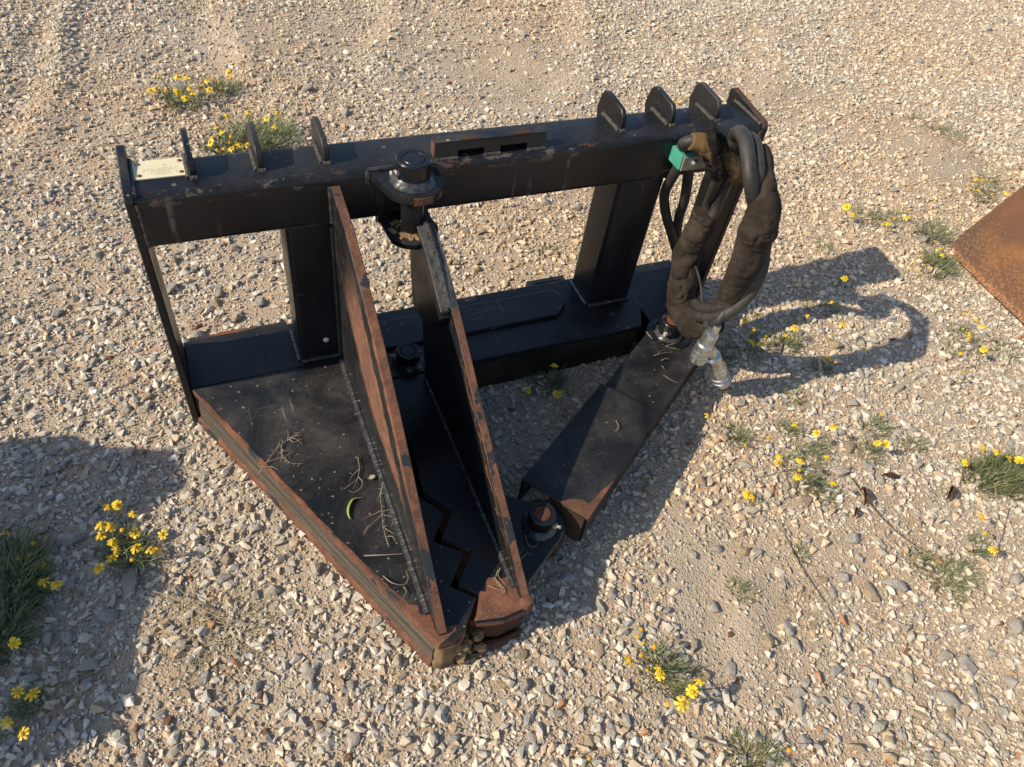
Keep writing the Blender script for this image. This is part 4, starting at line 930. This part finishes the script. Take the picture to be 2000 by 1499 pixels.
# ---- unseen plate added outside the frame, outline shaped to cast the left shadow
so = Vector((-.86, -.25, 0))
side = empty('shadow_caster', so, 'unseen black plate added beyond the left edge to shade the gravel', 'shadow caster')
bm = BM(); poly = [(-.585, .0), (-.585, .36), (-.560, .44), (-.535, .515), (-.48, .545), (-.40, .548), (-.355, .56), (-.325, .588), (-.290, .585), (-.255, .567), (-.17, .562), (-.145, .590), (-.125, .620), (-.035, .618), (-.01, .56), (.02, .505), (.055, .480), (.075, .40), (.075, .0)]
add_prism(bm, poly, 'x', -.880, -.868); obj('caster_plate', bm, M['paint_dusty'], side, so, bevel=.002)
for y in (-.56, -.24, .05):
    bm = BM(); add_prism(bm, [(-1.18, .004), (-.8805, .004), (-.8805, .34)], 'y', y - .006, y + .006); obj('gusset', bm, M['paint_dusty'], side, so, bevel=.001)
bm = BM(); add_box(bm, (-1.2, -.57, .0), (-.8815, .06, .0035)); obj('foot_plate', bm, M['rust_dark'], side, so)

# ---- plants
def blades(bm, base, n, spread, hmin, hmax, width, lean, rr, attr, droop=.3):
    """many thin leaves rising from around a point, each bent"""
    for _ in range(n):
        a = rr.uniform(0, 6.283); rad = spread * math.sqrt(rr.random())
        p = Vector((math.cos(a) * rad, math.sin(a) * rad, 0)) + base
        h = rr.uniform(hmin, hmax) * (1 - .45 * rad / max(spread, 1e-4)); aa = a + rr.gauss(0, .9); ln = lean * rr.uniform(.2, 1.3)
        dv = Vector((math.cos(aa) * ln, math.sin(aa) * ln, 1)).normalized()
        w = Vector((-math.sin(aa + rr.uniform(-.8, .8)), math.cos(aa), 0)) * width * rr.uniform(.7, 1.3); t = rr.random(); vs = []
        for k, q in enumerate((0, .38, .72)):
            c = p + dv * h * q + Vector((math.cos(aa), math.sin(aa), -.6)) * (droop * h * q * q); ww = w * (1, .85, .55)[k]
            vs += [bm.verts.new(c - ww), bm.verts.new(c + ww)]
        vs.append(bm.verts.new(p + dv * h + Vector((math.cos(aa), math.sin(aa), -.6)) * droop * h))
        for v in vs: v[attr] = t
        bm.faces.new((vs[0], vs[1], vs[3], vs[2])); bm.faces.new((vs[2], vs[3], vs[5], vs[4])); bm.faces.new((vs[4], vs[5], vs[6]))
def flower_mesh(kind, seed):
    r = random.Random(seed); bm = BM()
    add_lathe(bm, [(.0040, -.002), (.0052, .0005), (.0046, .0030), (.0026, .0046), (0, .0051)], (0, 0, 0), n=12, mis=[1] * 4)
    if kind == 'open':
        n = r.choice((7, 8, 9)); off = r.random()
        for k in range(n):
            a = 2 * math.pi * (k + off) / n + r.uniform(-.1, .1); L_ = r.uniform(.0085, .0115); dr = r.uniform(-.0075, -.0005)
            ca, sa = math.cos(a), math.sin(a); P = lambda d_, s_, z_: bm.verts.new((ca * d_ - sa * s_, sa * d_ + ca * s_, z_))
            v = [P(.0035, -.0012, .0006), P(.0035, .0012, .0006), P(.008, .0026, dr * .35), P(.008, -.0026, dr * .35), P(.0035 + L_, .0033, dr), P(.0030 + L_ * .86, .0010, dr * .8), P(.0035 + L_, -.0002, dr * 1.05), P(.0030 + L_ * .86, -.0014, dr * .8), P(.0035 + L_, -.0033, dr)]
            bm.faces.new((v[0], v[1], v[2], v[3])); bm.faces.new((v[3], v[2], v[4], v[5], v[6], v[7], v[8]))
    me = bpy.data.meshes.new('flower'); bmesh.ops.recalc_face_normals(bm, faces=[f for f in bm.faces if f.material_index == 1]); bm.to_mesh(me); bm.free()
    me.materials.append(M['petal']); me.materials.append(M['disc']); return me
FLW = [flower_mesh('open', k) for k in range(6)]; BUD = [flower_mesh('bud', k) for k in range(2)]
def plant(label, foliage, flowers, n=220, spread=.03, h=(.035, .075), lean=.85, fh=(.055, .085), cat='wildflower', name='wildflower', group='yellow wildflowers in the gravel', bud=.25, seed=None, mat='leaf', width=.0008, fscale=.72, droop=.3):
    rr = random.Random(seed if seed is not None else int(foliage[0][0] * 7 + foliage[0][1]))
    b0 = on_z(*foliage[0]); b0.z = float(ground_h(b0.x, b0.y)); root = empty(name, b0, label, cat, group)
    bm = BM(); at_ = bm.verts.layers.float.new('tint')
    for f in foliage:
        u, v = f[:2]; sc = f[2] if len(f) > 2 else 1.0; b = on_z(u, v); b.z = float(ground_h(b.x, b.y)) - .002
        blades(bm, b - b0, int(n * sc * 1.0), spread * sc ** .5 * 1.15, h[0] * .8, h[1] * 1.15, width, lean, rr, at_, droop)
    me = bpy.data.meshes.new('foliage'); stems = []
    bases = [on_z(*f[:2]) - b0 for f in foliage]
    for b in bases: b.z = 0
    fl = []
    for u, v in flowers:
        hh = rr.uniform(*fh); p = on_z(u, v, hh + b0.z) - b0; fl.append(p); q = min(bases, key=lambda b: (b - p).length) + Vector((rr.gauss(0, spread * .3), rr.gauss(0, spread * .3), 0))
        if (q - Vector((p.x, p.y, 0))).length > .07: q = Vector((p.x + rr.gauss(0, .012), p.y + rr.gauss(0, .012), 0))
        mid = q.lerp(p, .55) + Vector((rr.gauss(0, .004), rr.gauss(0, .004), .006)); w = Vector((.0008, .0006, 0))
        vs = [bm.verts.new(c_ + s_ * w) for c_ in (q, mid, p - Vector((0, 0, .001))) for s_ in (-1, 1)]
        for x_ in vs: x_[at_] = .55
        bm.faces.new((vs[0], vs[1], vs[3], vs[2])); bm.faces.new((vs[2], vs[3], vs[5], vs[4]))
        for _ in range(7):                                   # a few leaves along each stem
            blades(bm, q.lerp(p, rr.uniform(.1, .7)), 1, .002, .012, .028, width * .8, 1.2, rr, at_, droop)
    bm.to_mesh(me); bm.free(); me.materials.append(M[mat]); link(bpy.data.objects.new('foliage', me), root)
    for p in fl:
        o = bpy.data.objects.new('flower', rr.choice(BUD if rr.random() < bud else FLW)); o.location = p
        o.rotation_euler = (rr.gauss(-.15, .35), rr.gauss(-.15, .35), rr.uniform(0, 6.28)); s = rr.uniform(.8, 1.12) * fscale; o.scale = (s, s, s); link(o, root)
    return root
plant('wildflower with about ten yellow blooms, leftmost of the two tufts in the upper left gravel', [(354, 208, 1), (345, 196, .6)], [(310, 149), (347, 150), (366, 150), (293, 177), (304, 173), (324, 178), (346, 178), (376, 182), (362, 191), (370, 172)], 190, .042, (.04, .085), fscale=.92, fh=(.06, .10))
plant('small rounded wildflower tuft in the upper left gravel, right of its taller twin', [(425, 183, 1), (443, 180, .5)], [(446, 142), (450, 155), (404, 157), (416, 156), (394, 171), (408, 175), (387, 161), (428, 160)], 190, .036, (.04, .075), fscale=.9)
plant('largest yellow wildflower bush, rising behind the name plate end of the top beam', [(500, 282, 1.4), (470, 296, 1.2), (535, 280, 1.2), (440, 300, .5)], [(443, 227), (485, 218), (542, 220), (520, 231), (537, 247), (422, 248), (432, 257), (416, 269), (451, 268), (448, 280), (486, 254), (490, 260), (467, 283), (486, 283), (424, 294), (451, 290), (437, 292), (410, 278), (545, 230)], 300, .055, (.05, .105), fscale=.88, fh=(.07, .12))
plant('dense dark green wildflower clump cut by the left edge in the shade', [(10, 1150, 1.5), (25, 1110, 1), (-5, 1210, 1), (35, 1160, .8), (5, 1260, .6)], [(10, 1040), (65, 1062), (57, 1085), (78, 1105), (40, 1088), (85, 1135), (110, 1140), (-2, 1095)], 420, .038, (.04, .09), .7, fh=(.03, .06), width=.0010)
plant('bright yellow wildflower with fullest blooms at the tip of the left shadow', [(250, 1085, 1), (236, 1075, .6), (275, 1090, .4)], [(212, 989), (228, 987), (260, 1003), (198, 1025), (215, 1030), (239, 1036), (196, 1046), (262, 1042), (220, 1058), (228, 1072), (218, 1089), (264, 1070), (258, 1094), (308, 1073), (292, 1074), (191, 1110), (316, 1044)], 150, .030, (.03, .06), .8, fh=(.04, .085))
plant('single yellow bloom below the dark clump at the left edge', [(24, 1280, .5)], [(26, 1258)], 60, .012, (.015, .03), bud=0)
plant('small shaded wildflower with two blooms near the bottom left corner', [(55, 1380, 1), (70, 1372, .5)], [(62, 1356), (34, 1353)], 130, .018, (.02, .045), bud=0)
plant('pair of low yellow blooms at the bottom left corner', [(25, 1428, .5)], [(15, 1411), (43, 1434)], 50, .012, (.012, .028), bud=0)
plant('wildflower with round button blooms standing alone below the jaw tip', [(1285, 1300, 1), (1310, 1325, .8), (1335, 1325, .6)], [(1252, 1230), (1246, 1244), (1256, 1257), (1252, 1280), (1229, 1290), (1264, 1310), (1288, 1306), (1287, 1318), (1244, 1330), (1278, 1264)], 130, .026, (.025, .055), .8, bud=.8)
plant('low sprig with four small orange blooms just right of the button blooms', [(1340, 1350, .6)], [(1367, 1330), (1352, 1352), (1305, 1376), (1332, 1376)], 70, .014, (.015, .03), bud=.4, fscale=.85)
plant('tiny yellow bud at the bottom edge below the jaw tip', [(1152, 1490, .4)], [(1150, 1482)], 40, .01, (.01, .025), bud=1)
plant('grass tuft with one orange bloom at the bottom edge right of centre', [(1460, 1468, 1), (1480, 1478, .8), (1500, 1470, .4)], [(1541, 1466)], 130, .022, (.02, .045), .9, bud=1)
plant('broad leafy wildflower clump at the right edge under the rusty blade', [(1950, 930, 1.4), (1975, 920, 1), (1925, 945, .7), (1900, 925, .6), (1990, 955, .8)], [(1921, 875), (1947, 881), (1972, 895), (1991, 900), (1887, 904)], 260, .034, (.03, .065), .7, fh=(.04, .07))
plant('sprig with three stacked yellow blooms by the right edge', [(1912, 1068, .8), (1905, 1078, .4)], [(1917, 1009), (1925, 1041), (1941, 1074)], 90, .015, (.02, .05), bud=.0)
plant('wildflower in seven blooms between the couplers and the hose shadow', [(1483, 668, 1), (1470, 690, .5)], [(1468, 612), (1480, 615), (1455, 625), (1474, 645), (1495, 658), (1470, 669), (1489, 672)], 110, .022, (.02, .05), bud=.1)
plant('two bloom wildflower on the left curve of the hose shadow', [(1533, 678, 1), (1545, 668, .5)], [(1552, 640), (1537, 655)], 150, .022, (.025, .055), bud=.0)
plant('thin wildflower with four blooms above the loop of the hose shadow', [(1617, 608, 1), (1580, 600, .5)], [(1577, 582), (1625, 590), (1645, 633), (1579, 617)], 80, .02, (.02, .05), bud=.2)
plant('lone yellow bloom inside the shadow of the top beam', [(1642, 556, .7)], [(1649, 544)], 70, .016, (.015, .035), bud=0)
plant('low wildflower at the bottom inside edge of the hose shadow', [(1605, 722, 1)], [(1608, 701), (1622, 699), (1632, 708), (1687, 682)], 100, .02, (.02, .04), bud=.2)
plant('green leafy wildflower touching the corner of the rusty blade', [(1820, 532, 1), (1832, 520, 1), (1812, 515, .5)], [(1800, 500), (1787, 514), (1814, 525), (1835, 485), (1842, 498)], 190, .034, (.03, .065), fh=(.04, .06), bud=.4)
plant('wildflower with a knot of seven blooms below the rusty blade', [(1876, 655, 1)], [(1881, 615), (1895, 612), (1908, 625), (1919, 637), (1881, 643), (1893, 652), (1893, 661)], 120, .028, (.025, .055), bud=.3)
plant('straggling wildflower with blooms spread wide, lowest one under the rusty blade', [(1860, 682, .7), (1963, 685, 1), (1915, 690, .5)], [(1878, 690), (1921, 682), (1878, 728)], 110, .028, (.02, .045), bud=.1)
plant('wildflower with a row of blooms above the rusty blade', [(1922, 362, 1), (1906, 385, .9)], [(1908, 350), (1919, 352), (1927, 353), (1911, 372), (1937, 381), (1967, 376)], 130, .040, (.03, .06), bud=.3, fscale=.85)
plant('sparse wildflower patch on open gravel right of the hose sleeve', [(1683, 432, 1), (1728, 440, .7), (1750, 430, .6)], [(1724, 439), (1734, 436), (1747, 427), (1770, 424), (1774, 412), (1653, 404), (1668, 419)], 120, .034, (.03, .06), bud=.4, fscale=.95)
plant('wildflower at the tip of the couplers, three blooms on bare stems', [(1432, 850, 1), (1445, 865, .5)], [(1419, 799), (1382, 811), (1501, 855), (1456, 871)], 110, .022, (.02, .045), bud=.4)
plant('thin wildflower with four blooms in mid right gravel under the hose shadow', [(1538, 840, 1)], [(1550, 817), (1554, 830), (1594, 846), (1627, 834)], 90, .018, (.02, .04), bud=.2)
plant('trailing wildflower with five blooms beside the large pale stone', [(1580, 892, 1), (1545, 910, .8), (1600, 880, .6)], [(1522, 890), (1519, 904), (1564, 900), (1561, 919), (1557, 931)], 120, .024, (.02, .045), bud=.3)
plant('wildflower with one tall bloom beside the dead brown leaves', [(1595, 955, 1), (1575, 950, .6), (1615, 965, .5)], [(1628, 944)], 130, .024, (.02, .045), bud=0)
plant('pair of blooms lying low on bare dirt right of the arm', [(1466, 982, .3)], [(1471, 972), (1460, 965)], 40, .012, (.01, .02), bud=.2, fh=(.02, .03))
plant('feathery wildflower right of the large pale stone', [(1711, 840, 1), (1697, 888, .8)], [(1722, 810), (1713, 865), (1730, 867), (1617, 893)], 130, .024, (.025, .055), bud=.3)
plant('shaded wildflower under the bottom rail between the jaws and the arm', [(1060, 752, 1), (1075, 745, .7)], [(1082, 713), (1089, 768), (1032, 762)], 150, .03, (.03, .06), bud=.0)
plant('yellow bloom behind the hook fins at the right end of the beam', [(1330, 200, .8)], [(1324, 198)], 60, .02, (.02, .04), bud=0, fscale=.9)
GR = 'grass tufts in the gravel'
for lab, fo, n, sp, hh in (
    ('green grass tuft left of the rusty blade corner', [(1822, 465, 1), (1808, 472, .5)], 170, .035, (.04, .09)),
    ('small grass tuft just above the shadow of the beam end', [(1604, 488, .7)], 90, .02, (.02, .05)),
    ('faint green tuft seen through the frame near the right upright', [(1072, 494, .7)], 80, .02, (.02, .04)),
    ('little green tuft on bare dirt in the lower right', [(1566, 1085, .7)], 70, .012, (.02, .04)),
    ('low olive weed on bare dirt right of the jaw shadow', [(1440, 1150, .8), (1460, 1160, .6)], 90, .02, (.012, .03)),
    ('low tuft left of the small stones near the hose couplers', [(1540, 780, .8), (1560, 775, .6)], 100, .022, (.015, .035)),
    ('round green tuft below the single far right stones', [(1780, 870, .7), (1800, 868, .4)], 80, .015, (.02, .04)),
    ('dark green tuft beside the shaded couplers', [(1430, 690, .8), (1415, 705, .6)], 110, .022, (.02, .045)),
    ('matted green weed trailing towards the lower right', [(1850, 1130, 1.2), (1820, 1110, 1), (1880, 1120, 1), (1790, 1090, .7), (1860, 1150, .8)], 110, .028, (.015, .04)),
    ('scrappy weed at the upper right gravel', [(1790, 235, .6), (1830, 262, .8), (1855, 270, .8)], 90, .05, (.03, .06))):
    plant(lab, fo, [], n, sp, hh, .9, cat='grass', name='grass_tuft', group=GR)
ST = 'dry straw and dead stems on the ground'
for lab, fo, n, sp, hh in (
    ('mat of dry straw on sunlit gravel below the left shadow', [(400, 1220, 1.2), (440, 1240, 1.2), (380, 1260, 1), (470, 1230, 1), (430, 1280, .8), (350, 1210, .7)], 55, .04, (.02, .06)),
    ('dry grass lying in shade near the bottom left corner', [(110, 1340, 1), (140, 1325, .8)], 60, .03, (.02, .05)),
    ('dead brown grass under the green clump at the right edge', [(1890, 975, 1), (1850, 985, .7)], 45, .03, (.02, .05)),
    ('dry straw tuft at the bottom right corner', [(1790, 1470, 1), (1810, 1455, .6)], 45, .02, (.02, .045)),
    ('tan dry weed in the far upper right gravel', [(1870, 300, .8), (1890, 320, .8), (1850, 265, .6)], 70, .05, (.02, .05)),
    ('dry stalks in the lower right dirt hollow', [(1560, 1180, .8), (1580, 1160, .6)], 40, .02, (.02, .045)),
    ('dry reddish grass below the leafy wildflower by the blade corner', [(1815, 590, 1), (1830, 570, .6)], 45, .03, (.03, .06))):
    plant(lab, fo, [], n, sp, hh, 1.6, cat='dry grass', name='dry_grass', group=ST, mat='straw', width=.0008, droop=.7)
def stem(label, uvs, r=.0012, z=.012, mat='straw', name='dead_straw', cat='straw', group=ST, parentless=True):
    bm = BM(); at_ = bm.verts.layers.float.new('tint'); rr = random.Random(int(uvs[0][0]))
    pts = [on_z(*q[:2], z if len(q) < 3 else q[2]) for q in uvs]
    if z < .05:
        for p in pts: p.z += float(ground_h(p.x, p.y))
    add_tube(bm, pts, lambda t: r * (1.1 - .6 * t), 6, .01)
    for v in bm.verts: v[at_] = .35 + .4 * mnoise.noise(v.co * 30)
    o = pts[0].copy(); ob = obj(name, bm, M[mat], None, o, smooth=True); ob.location = o; return tag(ob, label, cat, group)
stem('long dead stem running from the brown leaves down to the right', [(1660, 930), (1720, 1010), (1780, 1060), (1850, 1100)], .0016)
stem('thin dead stem crossing bare dirt in the lower right', [(1520, 1010), (1560, 1100), (1620, 1190), (1655, 1265)], .0013)
stem('long straw curving over the dry mat', [(300, 1155), (350, 1170), (430, 1205), (500, 1222), (520, 1245), (530, 1270)], .0012, .02)
stem('short straw beside the dry mat', [(345, 1145), (380, 1178), (400, 1190)], .001, .02)
stem('upright bare stem crossing the right edge clump', [(1950, 1090, .0), (1952, 1010, .05), (1949, 940, .10)], .0012)
stem('fine stem lying right of the trailing wildflower', [(1590, 830), (1660, 860), (1760, 870), (1850, 885)], .001)
stem('stiff straw left of the bottom edge grass tuft', [(1370, 1438), (1410, 1450), (1450, 1462)], .0022)
# ---- dead brown leaves
for lab, (u, v), s, rz in (('curled dead brown leaf by the large pale stone', (1680, 975), .026, .9), ('flat dead brown leaf above the other two', (1735, 935), .022, -.4), ('dead brown leaf standing left of the right edge clump', (1850, 965), .026, .5), ('small dead brown leaf farther down the slope', (1665, 1005), .016, .6)):
    bm = BM(); N = 9
    rows = []
    for i in range(N):
        t = i / (N - 1); w = math.sin(math.pi * min(1, t * .93 + .05)) * .30; z = .18 + .25 * math.sin(t * 3.4) + .1 * mnoise.noise(Vector((t * 4, s * 90, 0)))
        rows.append([bm.verts.new(((t - .5) * 2 * s, (k) * w * s, (z + abs(k) * .35 * (1 if i % 2 else .8)) * s)) for k in (-1, -.5, 0, .5, 1)])
    for P, Q in zip(rows, rows[1:]):
        for k in range(4): bm.faces.new((P[k], P[k + 1], Q[k + 1], Q[k]))
    p = on_z(u, v); o = obj('dead_leaf', bm, M['brown_leaf'], None, smooth=True, angle=60); o.location = (p.x, p.y, float(ground_h(p.x, p.y)) + .006); o.rotation_euler = (.2, .1, rz)
    md = o.modifiers.new('thickness', 'SOLIDIFY'); md.thickness = .0008; tag(o, lab, 'dead leaf', 'dead leaves on the gravel')
# ---- plant litter resting on the steel
def litter(label, strands, z, mat='twig', r=.00062, cat='dry sprig', name='dry_sprig', group='dry sprigs lying on the jaw plates'):
    bm = BM(); at_ = bm.verts.layers.float.new('tint'); rr = random.Random(len(label)); o = on_z(*strands[0][0], z)
    for st in strands:
        pts = [on_z(*q, z + .002 + rr.uniform(0, .006)) for q in st]
        if len(pts) == 2: pts.insert(1, pts[0].lerp(pts[1], .5) + Vector((rr.gauss(0, .002), rr.gauss(0, .002), .002)))
        add_tube(bm, pts, lambda t: r * (1.25 - .85 * t), 6, .004)
        if len(strands) > 5 and len(pts) > 3:                # narrow dry leaflets along the twig
            for q in spline(pts, .004)[2::2]:
                a_ = rr.uniform(0, 6.28); dv = Vector((math.cos(a_), math.sin(a_), rr.uniform(0, .5))) * rr.uniform(.004, .010); w_ = Vector((-dv.y, dv.x, 0)).normalized() * .00045
                vs_ = [bm.verts.new(x_) for x_ in (q - w_, q + w_, q + dv * .6 + w_, q + dv * .6 - w_, q + dv + Vector((0, 0, -.001)))]
                bm.faces.new((vs_[0], vs_[1], vs_[2], vs_[3])); bm.faces.new((vs_[3], vs_[2], vs_[4]))
    for v in bm.verts: v[at_] = min(1, max(0, .62 + .4 * mnoise.noise(v.co * 60)))
    ob = obj(name, bm, M[mat], None, o, smooth=True); ob.location = o; return tag(ob, label, cat, group)
z5 = lambda rows: [[(330 + x / 5, 720 + y / 5) for x, y in s] for s in rows]
litter('feathery dry sprig lying across the worn rim of the left jaw plate', z5([[(870, 1030), (950, 920), (1040, 800), (1100, 740), (1170, 690), (1230, 660), (1300, 610)], [(1160, 690), (1165, 640), (1150, 595)], [(1190, 680), (1240, 690), (1300, 740)], [(1210, 670), (1260, 655), (1300, 650)], [(1040, 800), (1070, 750), (1085, 710)], [(1100, 745), (1100, 830), (1140, 890), (1200, 925), (1305, 930)], [(1110, 790), (1100, 860), (1090, 910)], [(1060, 820), (1130, 810), (1190, 790)], [(960, 920), (1030, 890), (1090, 870)], [(940, 965), (1000, 960), (1070, 990)], [(1170, 690), (1220, 720), (1270, 700), (1290, 690)], [(1140, 870), (1170, 830), (1210, 810)], [(1180, 690), (1230, 640), (1290, 625)]]), .1)
litter('twisted dry root curl left of the pale lump on the jaw plate', z5([[(1845, 870), (1860, 980), (1840, 1080), (1800, 1175)], [(1855, 985), (1790, 1050), (1760, 1110)], [(1850, 1060), (1890, 1110), (1870, 1170), (1800, 1210), (1750, 1190)], [(1840, 1080), (1760, 1140), (1700, 1185)]]), .1)
z8 = lambda rows: [[(300 + x / 2.141, 600 + y / 2.141) for x, y in s] for s in rows]
litter('branching dry sprig against the weld of the left jaw fin', z8([[(960, 730), (950, 790), (955, 850), (960, 920), (985, 1000)], [(955, 760), (940, 800), (930, 815)], [(955, 850), (915, 870), (875, 885)], [(955, 855), (990, 850), (985, 870)], [(955, 870), (900, 920), (875, 955)], [(960, 920), (1000, 945), (1020, 945)], [(965, 940), (975, 980), (985, 1005)], [(960, 870), (1000, 880), (995, 920)], [(905, 910), (890, 925), (880, 945)], [(970, 960), (1000, 960), (1010, 980)]]), .1)
litter('straight dry twig lying crossways below the branching sprig', z8([[(880, 1040), (960, 1037), (1040, 1032)]]), .1, r=.0010)
litter('wavy dry root beside the weld low on the left jaw plate', z8([[(960, 1125), (1000, 1155), (1050, 1160), (1065, 1130), (1055, 1105), (1080, 1095)], [(1045, 1170), (1058, 1190), (1040, 1220)]]), .1, r=.0008)
litter('tangle of dry curls on the tip of the moving jaw', z8([[(1440, 1100), (1430, 1140), (1450, 1170), (1460, 1200), (1430, 1210)], [(1420, 1130), (1450, 1160), (1470, 1190), (1455, 1210)], [(1450, 1090), (1440, 1120), (1460, 1150), (1475, 1170)], [(1400, 1165), (1440, 1180), (1470, 1190)]]), .098)
litter('pale thin curls on the lug plate right of the moving jaw', [[(1026, 1045), (1032, 1065), (1046, 1068), (1054, 1055)], [(1018, 1093), (1030, 1080), (1038, 1086)], [(1020, 1070), (1016, 1082)]], .0968, r=.0006)
litter('scatter of dry bits on the arm below the anchor pin', [[(1277, 695), (1295, 690), (1313, 688)], [(1285, 692), (1294, 683)], [(1291, 705), (1300, 700), (1308, 702)], [(1293, 715), (1298, 722)], [(1296, 733), (1310, 742), (1322, 748)], [(1262, 648), (1280, 668), (1300, 677), (1325, 683)], [(1300, 677), (1318, 672), (1340, 676)]], .101)
litter('curved dry bit on the shaded cylinder cover', [[(1203, 822), (1208, 832), (1204, 842), (1198, 840)]], .1165, r=.0008)
bm = BM(); pts = [on_z(x, y, .104) for x, y in ((708, 972), (690, 975), (681, 990), (680, 1005), (684, 1014))]; add_tube(bm, pts, lambda t: .0032 * math.sin(math.pi * (t * .92 + .06)) + .0004, 6, .004, flat=.35)
ob = obj('green_leaf', bm, M['green_leaf'], None, pts[0], smooth=True); ob.location = pts[0]; tag(ob, 'single curved green leaf lying on the left jaw plate', 'leaf')
p = on_z(727, 932, .106); o = bpy.data.objects.new('pebble', ROCKS['rock_cream'][2]); o.location = p; o.scale = (.009, .007, .008); link(o); tag(o, 'pale pebble resting against the weld on the left jaw plate', 'pebble')
